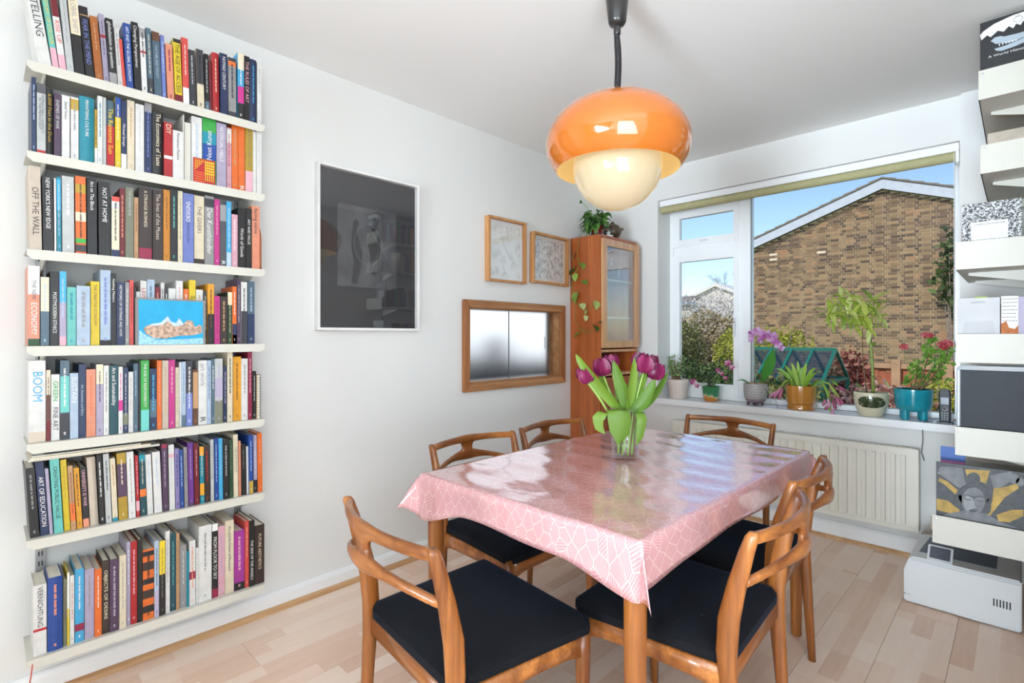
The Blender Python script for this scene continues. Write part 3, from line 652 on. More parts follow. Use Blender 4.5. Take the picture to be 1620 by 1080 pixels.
# each line: left px, right px, top px, lean px | cover | lettering (or ~ when illegible) | lettering colour | bands | flags
ROWS = ['''
60.5 82.8 -20 -25|white|TELLING@.35:.8|charcoal||
83 94 -16 -21|mint|THE STORY OF COLOUR@.3:.95|yellow|0:.26:pink|
94 106 -12 -18|white|RISE UP@.3:.66|coral|0:.2:pink,.66:.98:dark red|
106 118 -8 -14|pale grey|~|grey||
118 135 -6 -13|black|GLOBAL SHIFT@.52:.97@grey|white|.5:1:cream|
135.5 150.5 14 -12|black|FEAR IN THE MIND@.2:.82|periwinkle|.87:.885:tan|
151 164 29 -10|burnt orange|~|tan||
164 173.5 25 -9|lilac|~|charcoal|.66:.7:red|
173.5 186.5 32 -8|black|globalization in question@.25:.95|white|0:.18:grey|
186.5 195 46 -7|white|~|grey||
195 200 64 -7|coral||white||
200 212 39 -6|blue|ART AND THE GLOBAL ECONOMY@.12:.95|white||
213 224.3 37 -6|black|Changing Perspectives@.35:.95|white||
224.6 234 43 -5|white|~|charcoal|.83:.97:grey,.6:.63:red|
235 243.5 46 -5|slate|~|cream|0:.25:charcoal|
244 257 52 -5|slate|CULTURE AND POLICY@.3:.8|pale blue|.86:1:brown|
257 263.6 57 -4|periwinkle|~|pale blue||
265 276.5 71 -4|salmon|~|crimson||
277 289.3 63 -4|yellow|THE AGE OF ACCESS@.16:.92|black|0:.13:dark red,.94:1:black|
289.6 300.3 61 -3|coral|~|white|0:.26:white|
300.6 311 80 -3|charcoal|~|pale grey||
312 324 79 -2.5|cream|~|black|.42:1:charcoal|
324.5 332 86 -2|black|~|pale grey|0:.17:slate|
332.2 336.3 100 -2|dark red||||
336.6 348 84 -1.5|red|~|cream||r
348.5 361 85 -1|navy|NOMAD CENTURY@.42:.95|white||
361.5 374.5 92 -1|grey|~|charcoal|.86:.94:orange,.94:1:charcoal,0:.1:charcoal|
376 386 84 0|sky blue|~|white|.75:1:cream,.25:.5:magenta,0:.25:black|
386.3 395 89 0|black|THE RULES OF ART@.3:.92|pink||
395.3 406 94 0|navy|~|sky blue||r
407 413.5 99 0|white|~|grey||''', '''
49.5 57.3 122 0|navy|~|pale blue||
58 72.5 132 0|pale grey|INTRACTABLE CONFLICT//IN THE MIDDLE EAST@.3:.84|charcoal|0:.06:red,.86:1:dark grey|
73 84 140 0|black|6,000 Feet in the Dust@.2:.92|mustard||r
85 96.5 148 0|plum|ENEMIES OF WAR@.45:.9|pale grey||
97.5 110.5 151 0|white|Daniel Tweery@.62:.9|charcoal||
111.5 124.5 154 0|white|~|grey|.8:.97:mustard|
125 149.3 153 0|teal|PRIVATISING CULTURE@.4:.95|white||r
149.6 154 173 0|mustard|~|charcoal|0:.3:white|
154.3 162.3 152 0|white|~|teal||
162.6 168 154 0|pale grey||||
168.4 181 159 0|slate|The Ransoms Sun@.2:.88|yellow|0:.62:red|r
182 191.2 154 0|yellow|~|cream|.72:1:blue|
191.6 200.3 159 0|navy|Michael Savage@.34:.66|white|0:.23:white|
201 213 159 0|cream|~|tan||
214 228 165 0|white|~|pale grey||
228.4 240 163 0|navy|~|periwinkle|.87:1:grey|
241 259 177 0|black|The Economics of Taste@.16:.97|cream||r
259.3 273 194 0|red|DIY@.8:.97|cream|.34:.4:white|
273.4 290 207 0|white|Permanent Passion@.4:.95|charcoal||
303 319.7 185 0|white|~|pale blue||
320.2 342 188 0|green|Next Kunst@.38:.82|white|.38:.62:blue,.62:.8:teal|u
342.5 358 195 0|lilac|ARTIFICIAL HELLS@.4:.95|white||
358.6 366.2 202 0|pink|~|red|.75:.98:white|
366.5 376.7 194 0|orange|~|tan||
377.2 387.4 199 0|orange|R@.02:.09|white||
388 400 201 0|mustard|INTRODUCING ART@.38:.95|olive|0:.33:pink|
400.4 405 208 0|white||||
405.4 413.8 203 0|white|Faber Film@.4:.8|pale grey||''', '''
47 67.3 263 -3|beige|OFF THE WALL@.18:.75|dark brown||
67.7 85.6 278 -2|black|NEW YORK'S NEW EDGE@.3:.97|white||
86 89.6 282 -1|white||||
89.8 97.5 280 -1|teal|~|pale blue|.56:.97:sky blue|
97.8 118.6 279 -1|pale grey|~|white||
119 137.2 279 -1|orange|~|dark brown|.78:.9:mustard,.42:.54:cream,.14:.2:green,.03:.12:charcoal|
137.6 154.5 282 -1|black|Art on The Block@.58:.96|white||
155.6 175.8 288 -1|black|NOT AT HOME@.46:.92|white||
176.5 189 311 0|white|~|charcoal|.92:1:coral,0:.12:navy,.12:.8:cream|
189.3 198 298 0|dark red|~|salmon||
198.4 211.6 296 0|olive|THE MODERN ISSUE@.6:.95|pale grey|0:.01:olive|
212 219 312 0|tan|~|brown||
219.5 240.6 297 0|dark brown|A STRANGE BUSINESS@.45:.96|cream|.0:.16:crimson|
241.4 258 301 0|dark brown|The lives of the Muses@.3:.95|beige||
258.4 269 300 0|ochre|~|brown||
269.4 281 299 0|black|~|mint||
281.4 289 302 0|cream|~|olive||
289.4 306.6 306 0|periwinkle|NETZWERKE@.3:.58@navy|DESIGNS@.6:.88@white|white||u
307 323 310 0|cream|THE GIVERS@.45:.85|charcoal|0:.08:dark brown|
323.6 338.6 310 0|grey|Der Kunsthändler@.16:.82|white|.84:.96:charcoal|
339 347.6 315 0|magenta|~|pink||
348 358 322 0|dark grey|R@.02:.1|white|.72:.98:grey|
358.4 366 319 0|sky blue|~|white|0:.22:pale blue|
366.4 376 339 0|pink|~|white||
376.4 388.8 329 0|black|Worth of Goods@.18:.66|white||
389.2 398 330 0|black|ART AND VALUE@.4:.82|white||
398.4 411 326 0|salmon|facing value@.56:.96|charcoal||''', '''
44 63 420 0|salmon|THE NEW@.58:.82@charcoal|ECONOMY@.14:.54@white|white|0:.09:dark green,.64:1:white|
64 78 438 0|slate|~|pale blue|.5:1:cream|
79 93.6 429 0|black|POSTMODERN ETHICS@.17:.72|white||
94 105 429 0|lilac|~|pale blue|.58:1:sky blue,0:.12:pink|
105.6 120.4 454 0|mint|~|teal||
121 142.8 452 0|pale blue|~|grey||
143.4 157.6 445 0|yellow|THE CREATIVE ECONOMY@.3:.95|brown||
158.4 175.2 427 0|pale blue|~|periwinkle|0:.07:black|
175.6 183.8 432 0|black|Nothing Matters@.6:.92|white||
184.2 197.4 446 0|navy|NETWORKS OF OUTRAGE AND HOPE@.14:.95|white||
198 204.6 446 0|grey|~|white||
205 211.4 443 0|coral|~|dark red||
212 215 455 0|charcoal||||
215.5 221.7 461 0|white|~|charcoal||
222 232 444 0|white|LEISURE@.5:.93|red||
232.5 244.6 442 0|pale blue|~|slate||
245 253.8 454 0|dark red|~|salmon||
254.2 259.8 447 0|white|~|black|0:.42:dark red|
260.2 266 456 0|charcoal|~|white||
266.4 278 456 0|white||||
278.4 289.4 444 0|white|~|pink||
290 298.8 457 0|orange|~|white||
299.2 309.6 443 0|yellow|SAVE@.55:.75|black||
310 321 458 0|white|~|mustard||
321.4 328.2 460 0|charcoal|~|pale grey||
328.6 338.8 449 0|amber|~|brown|0:.5:black|
339.2 348 468 0|magenta|~|crimson||
348.4 359.8 469 0|dark brown|~|tan||
360.2 367.4 462 0|dark green|~|cream|.75:1:cream|
367.8 374.4 453 0|orange|~|white|0:.35:navy,0:.16:pink|
374.8 381 441 0|plum|~|pale grey||
381.4 391 446 0|white|~|charcoal|0:.53:charcoal|
391.4 403 445 0|slate|~|pale blue|.0:.48:navy|''', '''
45 72.4 570 0|white|BOOM@.5:.86@sky blue|charcoal|0:.13:beige|
73 80 585 0|cream|~|charcoal|0:.3:dark red,.3:.65:brown|
80.6 94.4 592 0|white|GREEN@.6:.9@green|FINE ART@.15:.5@charcoal|charcoal||
95 109.8 570 0|slate|~|white|.34:.8:mint,0:.33:charcoal|
110.4 124 590 0|pale blue|SUSTAIN@.55:.94|white||
124.4 135.8 576 0|navy|Art, Economics and Ethics@.3:.72|pale blue||
136.2 151.6 584 0|salmon|~|orange||
152 163.4 576 0|lilac|~|plum|.72:1:cream|
163.8 172.4 578 0|white|~|grey||
172.8 187 578 0|dark teal|Art and Sustainability@.42:.97|white||
187.4 194.4 580 0|white|~|magenta|.34:.5:magenta|
194.8 202.8 581 0|navy|~|pale grey|.12:.3:olive|
203.2 210.8 588 0|white|~|grey||
211.2 218.4 575 0|slate|~|pale blue||
218.8 222.2 572 0|black||||
222.6 236.2 570 0|green|THE AGE OF RESPONSIBILITY@.34:.96|white|0:.3:mint|
236.8 248 583 0|navy|~|sky blue|.2:.5:slate|
248.4 256 570 0|orange|~|salmon||
256.4 266.6 570 0|beige|~|tan||
267 277 569 0|magenta|~|pink||
277.4 283 581 0|cream|~|olive||
283.4 286.8 573 0|white||||
287.2 294 572 0|pale blue|~|slate|0:.18:slate|
294.4 304.6 570 0|charcoal|~|white|0:.5:periwinkle|
305 313.2 584 0|brown|~|tan|.3:.95:tan|
313.6 327.2 570 0|white|art work@.6:.95@grey|R@.04:.12@black|grey||
327.6 334 570 0|pale blue|~|navy||
334.4 339.6 568 0|slate|~|white||
340 352.4 567 0|pale grey|~|lilac|0:.35:olive,.4:.7:lilac|
352.8 359.4 579 0|navy|~|lilac||
359.8 368.2 556 0|cream|~|charcoal||
368.6 381.4 564 0|amber|~|brown||
382 392 567 0|white|~|grey||
392.4 398.8 556 0|crimson|~|pink||
399.2 405.4 587 0|black|~|pale grey||''', '''
47 63.2 739 -8|black|~|grey||
64 78 730 -9|navy|ART OF EDUCATION@.12:.8|white||
78.4 84.6 740 -8|lilac||||
85.4 101 725 -7.5|mint|CREATING PUBLIC VALUE@.2:.9|black||
101.4 112 726 -7|yellow|~|mustard||
112.4 121 736 -6|tan|~|brown|.14:.42:orange|
121.6 131 739 -6|amber|~|brown||
131.6 142 738 -6|black|UNIVERSITY IS WAR@.35:.95|pink|0:.14:salmon|
142.4 157.2 722 -6|beige||||r
158 166.8 719 -6|black|~|white||
167.2 177.4 717 -5|pale grey|~|charcoal||
178 187.2 724 -5|cream|~|tan|0:.06:teal|
187.6 203 716 -4|mustard|~|cream|.34:.84:plum|
203.4 215.4 714 -4|white|~|grey||
215.8 221.6 720 -3|red|~|pink|.1:.26:pink|
222 232.6 715 -3|dark teal|~|cream|.86:.96:teal,.3:.42:orange|
233 243 718 -4|white|~|pale blue||
244 257.2 714 -4|white|~|pale blue||
257.6 267.4 702 -3|plum|~|lilac|.94:1:crimson|
267.8 277.4 703 -2|white|~|pale grey|.8:.86:pink|
277.8 285 709 -2|lavender|~|navy||
285.4 291.4 711 -2|blue|~|pale blue||
291.8 298 707 -2|grey|~|brown||
298.4 307.4 700 -2|purple|~|lilac|0:.05:plum|
307.8 316 701 -2|dark red|~|pink||
316.4 324 706 -1.5|teal|~|cream|.84:1:amber,.14:.35:amber|
324.4 333 704 -2|dark brown|~|red||
333.4 339 695 -1|pale grey|~|charcoal||
339.4 346 693 -1|blue|~|pale blue||
346.4 353 693 -1|sky blue|~|pale blue||
353.4 363 695 -1|black|~|pale grey||
363.4 369 695 -1|dark green|~|olive||
369.4 377.4 687 -1|cream|THE LOST MUSEUM@.4:.8|olive||
377.8 381.8 697 -1|salmon||||
382.2 389.8 703 -1|black|~|olive||
390.2 393.8 706 -1|white||||
394.2 401 688 -1|blue|~|pale blue|0:.22:mustard|
401.4 407.4 688 -1|lilac|~|white|0:.22:black|
407.8 415.6 685 -1|orange|~|salmon||''', '''
52.4 74 925 0|white|VERNICHTUNG@.4:.97|charcoal|.34:.38:red|
75 99.4 913 0|blue|~|salmon||r
100 105.8 916 0|olive|~|brown||
106.2 110 905 0|yellow|~|white|.5:1:white|
110.4 117.6 910 0|white|~|red||
118.4 133 900 0|sky blue|~|white|.15:.25:crimson|
133.6 149 900 0|lilac|~|grey||
149.6 161 900 0|orange|~|white||
161.4 173.2 886 0|dark brown|OBJECTS OF DESIRE@.14:.92|cream||
173.6 188.2 884 0|plum|~|lilac||
188.6 199.8 878 0|cream|~|grey||
200.2 206.3 857 0|lilac|~|white||
206.6 217 856 0|red|~|pink||
217.4 225.4 853 0|black||||
225.8 243.8 868 0|orange|~|black|.9:.97:black,.7:.82:dark brown,.5:.58:black,.3:.42:dark brown,.1:.2:black|
244.2 251.6 855 0|pale blue|~|charcoal|0:.35:lilac|
252 261.4 855 0|black|~|olive|.55:1:yellow|
261.8 268.8 840 0|white|~|grey||
269.2 278.4 844 0|dark teal|~|mint|.0:.0:teal|
278.8 284 843 0|tan|~|brown||
284.4 295 862 0|grey|~|pale grey||
295.4 299 872 0|teal||||
299.4 309.4 855 0|white|~|salmon|.4:.52:crimson|
309.8 314 866 0|white|~|grey||
314.4 335 831 0|white|~|grey||
335.4 344.6 828 0|black|FROM FLOOR TO SKY@.25:.82|white|0:.12:crimson,.9:1:white|
345 355.8 832 0|pink|~|lilac||
356.2 370 823 0|cream|Art and the Power of Placement@.3:.92|charcoal||
370.4 386.8 839 0|violet|~|pink|0:.13:black|
387.2 393.8 824 0|coral|~|cream||
394.2 402.6 823 0|black|THE SIDE OF THE ANGELS@.1:.7|white||
403 418.4 830 0|dark brown|FUTURE AESTHETICS@.25:.85|cream||''']
def ypx(u, x): return at(u, 500, 'x', x).y
for r, block in enumerate(ROWS):
    lines = [q for q in block.strip('\n').split('\n')]
    n = len(lines)
    for k, ln in enumerate(lines):
        f = ln.split('|'); xl, xr, yt, le = (float(q) for q in f[0].split())
        flags = f[-1]; bands = [b.split(':') for b in f[-2].split(',') if b]; bands = [(float(a), float(b), c) for a, b, c in bands if float(b) > float(a)]
        cn = f[1]; tc = f[-3] or 'white'; title = '|'.join(f[2:-3]).replace('//', chr(10))
        xs = XS-.010*R_.random()
        if r == 3 and 211 < xl < 327: xs = .170-.004*R_.random()   # pushed back behind the painted panel
        a, b = ypx(xl, xs), ypx(xr, xs); wd = max(.004, (b-a)*.985-.0004); z0 = ROWZ[r]+.0006
        uc = (xl+xr)/2; h = at(uc, yt, 'x', xs).z-z0
        dy = (ypx(uc+le, xs)-ypx(uc, xs)); ang = -math.atan2(dy, h); h = math.hypot(h, dy)
        hl = h-wd*abs(math.sin(ang))*.5; wd *= (.94 if le else 1.0); dp = min(xs-.02, .118+.045*R_.random()+(h-.2)*.12)
        main = title.split('|')[0].split('@')[0].replace('\n', ' ')
        det = f"titled {main.title() if main.isupper() else main}" if (main and main != '~' and len(main) > 2) else (f"with a {bands[0][2]} band" if bands and bands[0][2] != cn else '')
        size = 'thick ' if wd > .03 else ('slim ' if wd < .0125 else '')
        lab = f"{size}{cn} book {det}, {nth(k, n)} on the {ROWN[r]} shelf".replace(' ,', ',')
        ws = lab.split()
        if len(ws) > 15: lab = f"{cn} book, {nth(k, n)} on the {ROWN[r]} shelf"
        add_book('book', wd, hl, dp, cn, (xs, (a+b)/2, z0+abs(math.sin(ang))*wd/2), ang, title, tc, 'u' in flags, bands, 'r' in flags, lab, f'books on the {ROWN[r]} shelf')
# other things on the bookshelf
nb = thing('spiral_notebook', 'grey spiral-bound notebook at the right end of the fifth shelf', 'notebook', (XS, ypx(409.8, XS), ROWZ[4]+.001))
B('pages', PAGES, (-.13, -.004, -.006, .005, 0, .168), nb); B('cover', ink('dark grey'), (-.132, -.003, .005, .007, 0, .17), nb); B('cover', ink('tan'), (-.132, -.003, -.008, -.006, 0, .17), nb)
for k in range(15): MB().tube([(.004*math.cos(q)-.004, .0085*math.sin(q), .012+k*.0105) for q in [2*PI*j/12 for j in range(13)]], .0011, 5, caps=False).build('wire_ring', ALU, nb, smooth='all')
pc = thing('patterned_card', 'small red, orange and yellow woven-pattern card before the green book', 'card', (XS+.006, ypx(305.5, XS+.004), ROWZ[1]+.001))
cw, chh = ypx(340, XS+.004)-ypx(305.5, XS+.004), .088
B('board', ink('red'), (-.0015, 0, 0, cw, 0, chh), pc)
for i in range(5):
    poly_yz('stripe', [(cw*.04, chh*(.55+.085*i)), (cw*(.10+.085*i), chh*(.55+.085*i)), (cw*(.10+.085*i), chh*.97), (cw*(.13+.085*i), chh*.97), (cw*(.13+.085*i), chh*(.52+.085*i)), (cw*.04, chh*(.52+.085*i))], .0, ink('amber'), pc, .0006)
    B('stripe', ink('yellow'), (0, .0006, cw*.52, cw*.97, chh*(.40+.115*i), chh*(.44+.115*i)), pc); B('stripe', ink('yellow'), (0, .0007, cw*(.54+.09*i), cw*(.57+.09*i), chh*.1, chh*.95), pc)
    B('stripe', ink('orange'), (0, .0005, cw*.04, cw*.5, chh*(.05+.09*i), chh*(.085+.09*i)), pc)
pt = thing('painted_panel', 'small framed painting of rocky mountains under bright blue sky on the shelf', 'painting', (SHX-.003, ypx(215, SHX), ROWZ[3]+.001)); pt.rotation_euler = (0, math.radians(-1), 0)
PW, PH = ypx(325.5, SHX)-ypx(215, SHX), .158
B('frame', mat('grey_painted_edge', (138, 134, 130), .6), (-.014, 0, 0, PW, 0, PH), pt, bevel=.001)
cv = B('canvas', mat('painted_sky', (24, 160, 208), .5, var=.08, vs=25, bump=.2, bs=90), (0, .001, .008, PW-.008, .0, PH-.006), pt)
poly_yz('foreground', [(.008, 0), (PW-.008, 0), (PW-.008, .022), (PW*.6, .018), (PW*.3, .016), (.03, .03), (.010, .05)], .001, mat('painted_pale_water', (150, 200, 226), .5, var=.25, vs=120), cv, .0006)
poly_yz('mountain_snow', [(PW*.2, .07), (PW*.34, .075), (PW*.44, .098), (PW*.48, .08), (PW*.56, .074), (PW*.6, .092), (PW*.66, .075), (PW*.7, .05), (PW*.2, .05)], .0012, mat('painted_snow', (190, 206, 226), .5, var=.1, vs=60), cv, .0006)
poly_yz('mountain', [(PW*.10, .054), (PW*.16, .066), (PW*.28, .064), (PW*.38, .07), (PW*.44, .082), (PW*.52, .064), (PW*.6, .064), (PW*.66, .07), (PW*.72, .085), (PW*.8, .082), (PW*.84, .06), (PW*.9, .07), (PW*.945, .062), (PW*.945, .04), (PW*.8, .032), (PW*.6, .03), (PW*.4, .02), (PW*.25, .022), (PW*.14, .036)], .0018, mat('painted_rock', (186, 156, 136), .6, var=.5, vs=90), cv, .0006)
be = thing('bookend', 'curved copper-brown bookend at the right end of the third shelf', 'bookend', (0, 0, 0))
yb = .7585; zb_ = ROWZ[2]+.0006; arc = [(.02, zb_+.01)]+[(.10+.085*math.cos(t), zb_+.115+.085*math.sin(t)) for t in [PI-PI*k/14 for k in range(15)]]+[(.185, zb_+.01)]
MB().prism(arc, 'y', yb, yb+.006).build('curved_plate', mat('copper_brown', (150, 84, 48), .35, .3), be); B('foot', mat('copper_brown'), (.03, .17, yb, yb+.012, zb_, zb_+.012), be)
B('divider_panel', SHELFW, (.03, .18, ypx(291, .19), ypx(292.6, .19), 0, .235), tag(thing('shelf_divider', 'x', 'divider', (0, 0, ROWZ[1]+.0005)), 'white upright divider panel standing between books on the second shelf', 'divider'))
B('tie_rail', SHELFW, (.03, .178, ypx(293.5, .185)-.001, ypx(302.4, .185), 0, .21), tag(thing('document_folder', 'x', 'folder', (0, 0, ROWZ[1]+.0005)), 'white document sleeve standing right of the divider on the second shelf', 'folder'))
# magazines lying flat across the tops of the books on the sixth shelf
y0, y1 = ypx(45, .19), ypx(252, .19); zt0 = max(at(u, v, 'x', .18).z for u, v in ((56, 730), (93, 725), (147, 722), (162, 719), (172, 717), (208, 713.5)))
for k, (dz, dx, nm) in enumerate(((.0022, 0, 'white'), (.0085, .006, 'cream'), (.013, -.004, 'pale grey'))):
    mg = thing('magazine', ['lowest', 'middle', 'topmost'][k]+' of the pale magazines lying flat on the sixth-shelf books', 'magazine', (0, 0, zt0+dz), 0, 'magazines lying on the books')
    B('pages', PAGES, (.035, .192+dx, y0+.004*k, y1-.006*k-.02*k, .0006, .0046), mg); B('cover', ink(nm), (.034, .193+dx, y0+.004*k-.001, y1-.006*k-.02*k+.001, .0046, .0054), mg); B('cover', ink(nm), (.034, .193+dx, y0+.004*k-.001, y1-.006*k-.02*k+.001, .0, .0006), mg)
rb = MB().tube([(.19, ypx(53, .19), .213), (.198, ypx(52, .2), .205), (.204, ypx(49, .2), .17), (.202, ypx(45, .2), .13)], .0018, 5).build('ribbon_bookmark', mat('red_ribbon', (196, 84, 70), .6), smooth='all')
tag(rb, 'thin red ribbon bookmark hanging off the bottom shelf', 'bookmark')

# ------------------------------------------------------------------ plant helpers
def leaf_mesh(L, W, n=6, droop=.3, fold=.25, tip=1.0, wave=0.0):
    """leaf along +y from the origin, drooping towards -z, folded along its midrib"""
    vs, fs = [], []
    for i in range(n+1):
        t = i/n; w_ = W*.5*(math.sin(PI*min(1, t**.75*1.0))**.8 if 0 < t < 1 else (.10 if t == 0 else .02)); a = droop*t*t*PI/2
        y = L*t*math.cos(a*.6); z = -L*t*math.sin(a*.8); u = wave*math.sin(t*9)
        for q in (-1, -.5, 0, .5, 1): vs.append((q*w_, y, z+abs(q)*w_*fold+u*q))
    for i in range(n):
        for k in range(4): a = i*5+k; fs.append((a, a+1, a+6, a+5))
    return vs, fs
def ribbon(path, widths, side, fold=.2):
    """broad leaf along a path; side is the direction of its width"""
    vs, fs = [], []; P = [Vector(p) for p in path]; n = len(P)
    for i, p in enumerate(P):
        d = (P[min(i+1, n-1)]-P[max(i-1, 0)]).normalized(); s = Vector(side); s = (s-d*s.dot(d)).normalized(); nn = s.cross(d); w_ = widths[i]/2
        for q in (-1, -.55, 0, .55, 1): vs.append(p+s*(q*w_)+nn*(abs(q)**1.5*w_*fold))
    for i in range(n-1):
        for k in range(4): a = i*5+k; fs.append((a, a+1, a+6, a+5))
    return vs, fs
def bez(p0, p1, p2, n=10):
    p0, p1, p2 = Vector(p0), Vector(p1), Vector(p2); return [p0*(1-t)**2+p1*2*t*(1-t)+p2*t*t for t in [i/n for i in range(n+1)]]
def leafmat(name, stops, rough=.4, trans=.25, scale=30, per='Random Per Island'):
    if name in MATS: return MATS[name]
    N = NT(name); g = N.n('NewGeometry'); oi = N.n('ObjectInfo'); r = N.math('FRACT', N.math('ADD', g.outputs['Random Per Island'], oi.outputs['Random']))
    ns = N.noise(N.coord('Object'), scale, 2.0); f = N.math('ADD', N.math('MULTIPLY', r, .8), N.math('MULTIPLY', ns.outputs[0], .2))
    c = N.ramp(f, [(p, lin(q)) for p, q in stops]); N.l(c, N.b.inputs['Base Color']); N.b.inputs['Roughness'].default_value = rough
    tr = N.n('BsdfTranslucent'); N.l(c, tr.inputs[0]); mx = N.n('MixShader'); mx.inputs[0].default_value = trans
    N.l(N.b.outputs[0], mx.inputs[1]); N.l(tr.outputs[0], mx.inputs[2]); N.l(mx.outputs[0], N.out.inputs[0]); MATS[name] = N.m; return N.m
def place_leaf(o, p, d, roll=0.0, s=1.0):
    p = Vector(p)
    """point a +y leaf from p along d"""
    d = Vector(d).normalized(); up = Vector((0, 0, 1)) if abs(d.z) < .95 else Vector((1, 0, 0)); x = d.cross(up).normalized(); z = x.cross(d)
    mx = Matrix((x, d, z)).transposed() @ Matrix.Rotation(roll, 3, 'Y'); o.location = p; o.rotation_euler = mx.to_euler(); o.scale = (s, s, s)
SOIL = mat('potting_soil', (62, 46, 36), .95, var=.4, vs=120, bump=.6, bs=200); STEM_G = mat('green_stem', (112, 150, 70), .5, var=.1); STEM_B = mat('woody_stem', (112, 92, 66), .7, var=.2, vs=60)

# ------------------------------------------------------------------ vase of tulips
VX, VY = at(989, 727, 'z', TZ).x, at(989, 727, 'z', TZ).y; VZ = TZ+.0065
va_ = thing('glass_vase', 'clear glass vase of water holding purple tulips on the table', 'vase', (VX, VY, VZ)); VH = .188
MB().lathe([(0, .0), (.047, 0), (.049, .006), (.049, .10), (.052, VH), (.0495, VH), (.0465, .10), (.0455, .012), (0, .010)], 40).build('body', pane_mat('vase_glass', (250, 252, 252), 1.2), va_, smooth='all')
MB().lathe([(0, .0105), (.045, .0125), (.0455, .085), (0, .085)], 40).build('water', pane_mat('vase_water', (246, 250, 248), .6), va_, smooth='all')
TLEAF = leafmat('tulip_leaf', [(.1, (92, 132, 40)), (.5, (122, 156, 52)), (.9, (146, 176, 78))], .42, .35, 20)
PETAL = leafmat('tulip_petal', [(.1, (92, 18, 56)), (.5, (126, 28, 76)), (.9, (150, 44, 96))], .35, .2, 30)
S_ = Vector(RT); Fd = Vector(FW)
def vp(u, v, dep=0.0):   # point of the bouquet seen at pixel (u, v), dep metres behind the vase axis
    c = Vector((VX, VY, 0)); dd = (c-CAM).dot(FW)+dep; d = ray(u, v); return CAM+d*dd
FLW = [(931, 592, 0.0, 1.0), (955, 578, .02, 1.18), (968, 570, .06, .95), (1011, 568, .03, 1.05), (1018, 574, -.01, 1.15), (1028, 570, .05, .95), (1034, 585, .0, 1.1), (925, 588, .05, .85)]
base = Vector((VX, VY, VZ))
for k, (u, v, dp, s) in enumerate(FLW):
    top = vp(u, v+14*s, dp); th = 2*PI*k/8; b0 = base+Vector((.026*math.cos(th+2.5), .026*math.sin(th+2.5), .016)); neck = base+(top-base)*.42; neck.z = VZ+.17; neck.x = VX+(neck.x-VX)*.8; neck.y = VY+(neck.y-VY)*.8
    t = thing('tulip', ['deep purple tulip drooping at the far left of the vase', 'largest open purple tulip on the left of the bouquet', 'pinkish purple tulip just behind the large left tulip', 'topmost purple tulip of the right cluster', 'broad purple tulip at the front of the right cluster', 'purple tulip hidden between the right cluster blooms', 'dark purple tulip lowest at the far right', 'small dark tulip bud behind the leftmost bloom'][k], 'tulip', (0, 0, 0), 0, 'tulips in the vase')
    path = bez(b0, neck, top, 12); MB().tube(path, [.0042-.0008*i/12 for i in range(13)], 8).build('stem', mat('tulip_stem', (150, 182, 88), .45, var=.06), t, smooth='all')
    ax = (path[-1]-path[-3]).normalized(); ax = (ax*.5+Vector((0, 0, .5))).normalized(); sd = ax.orthogonal().normalized(); sd2 = ax.cross(sd); L = .058*s; rad = .0215*s
    for q in range(6):
        a = 2*PI*q/6+k*.7; inner = q % 2; rr = rad*(.86 if inner else 1.0); dirv = sd*math.cos(a)+sd2*math.sin(a); tan = ax.cross(dirv)
        prof = [(0, .15), (.12, .72), (.35, 1.0), (.6, .98), (.82, .84+(.1 if not inner else 0)), (1.0, .72+(.28 if not inner else .05))]
        pts = [top+ax*(L*f)+dirv*(rr*g) for f, g in prof]; MB().add(*ribbon(pts, [.006*s, .026*s, .038*s, .036*s, .025*s, .004*s], tan, .28)).build('petal', PETAL, t, smooth='all')
LV = [((980, 648), (935, 600), (911, 560), .034, -.01), ((985, 650), (960, 640), (943, 572), .03, .03), ((990, 648), (985, 610), (970, 570), .034, -.02), ((992, 650), (1000, 610), (1003, 566), .034, -.03), ((995, 650), (1010, 620), (1022, 585), .034, .0),
      ((998, 650), (1030, 640), (1056, 588), .036, .03), ((1000, 650), (1020, 640), (1036, 600), .04, -.03), ((990, 650), (990, 620), (985, 605), .042, .05), ((985, 648), (955, 625), (926, 580), .028, .04)]
for k, (a, b, c, wv, dp) in enumerate(LV):
    p = bez(vp(*a, dp*.5), vp(*b, dp), vp(*c, dp), 10); wd = [1.2*wv*(.45+.55*math.sin(PI*min(1, .15+i/10*.9))) if i < 10 else .003 for i in range(11)]
    MB().add(*ribbon(p, wd, S_+Fd*(.5 if k % 2 else -.4), .35)).build('leaf', TLEAF, va_, smooth='all').matrix_parent_inverse = Matrix.Translation(-va_.location)
# three leaves folded down over the rim
for path, wv in (([(982, 653, -.03), (978, 648, -.055), (980, 660, -.062), (981, 685, -.062), (977, 702, -.06)], [.05, .075, .084, .07, .006]),
                 ([(968, 656, -.02), (955, 652, -.04), (946, 662, -.05), (948, 676, -.05), (957, 686, -.05)], [.028, .036, .040, .032, .004]), ([(1005, 655, -.01), (1012, 652, -.035), (1016, 664, -.05), (1012, 690, -.05), (1007, 704, -.048)], [.028, .036, .036, .028, .003])):
    pts = [vp(u, v, d) for u, v, d in path]; fine = []
    for i in range(len(pts)-1):
        for q in range(3): fine.append(pts[i].lerp(pts[i+1], q/3))
    fine.append(pts[-1]); wf = [wv[min(i//3, len(wv)-1)]+(wv[min(i//3+1, len(wv)-1)]-wv[min(i//3, len(wv)-1)])*((i % 3)/3) for i in range(len(fine))]
    MB().add(*ribbon(fine, wf, S_, .15)).build('leaf', TLEAF, va_, smooth='all').matrix_parent_inverse = Matrix.Translation(-va_.location)

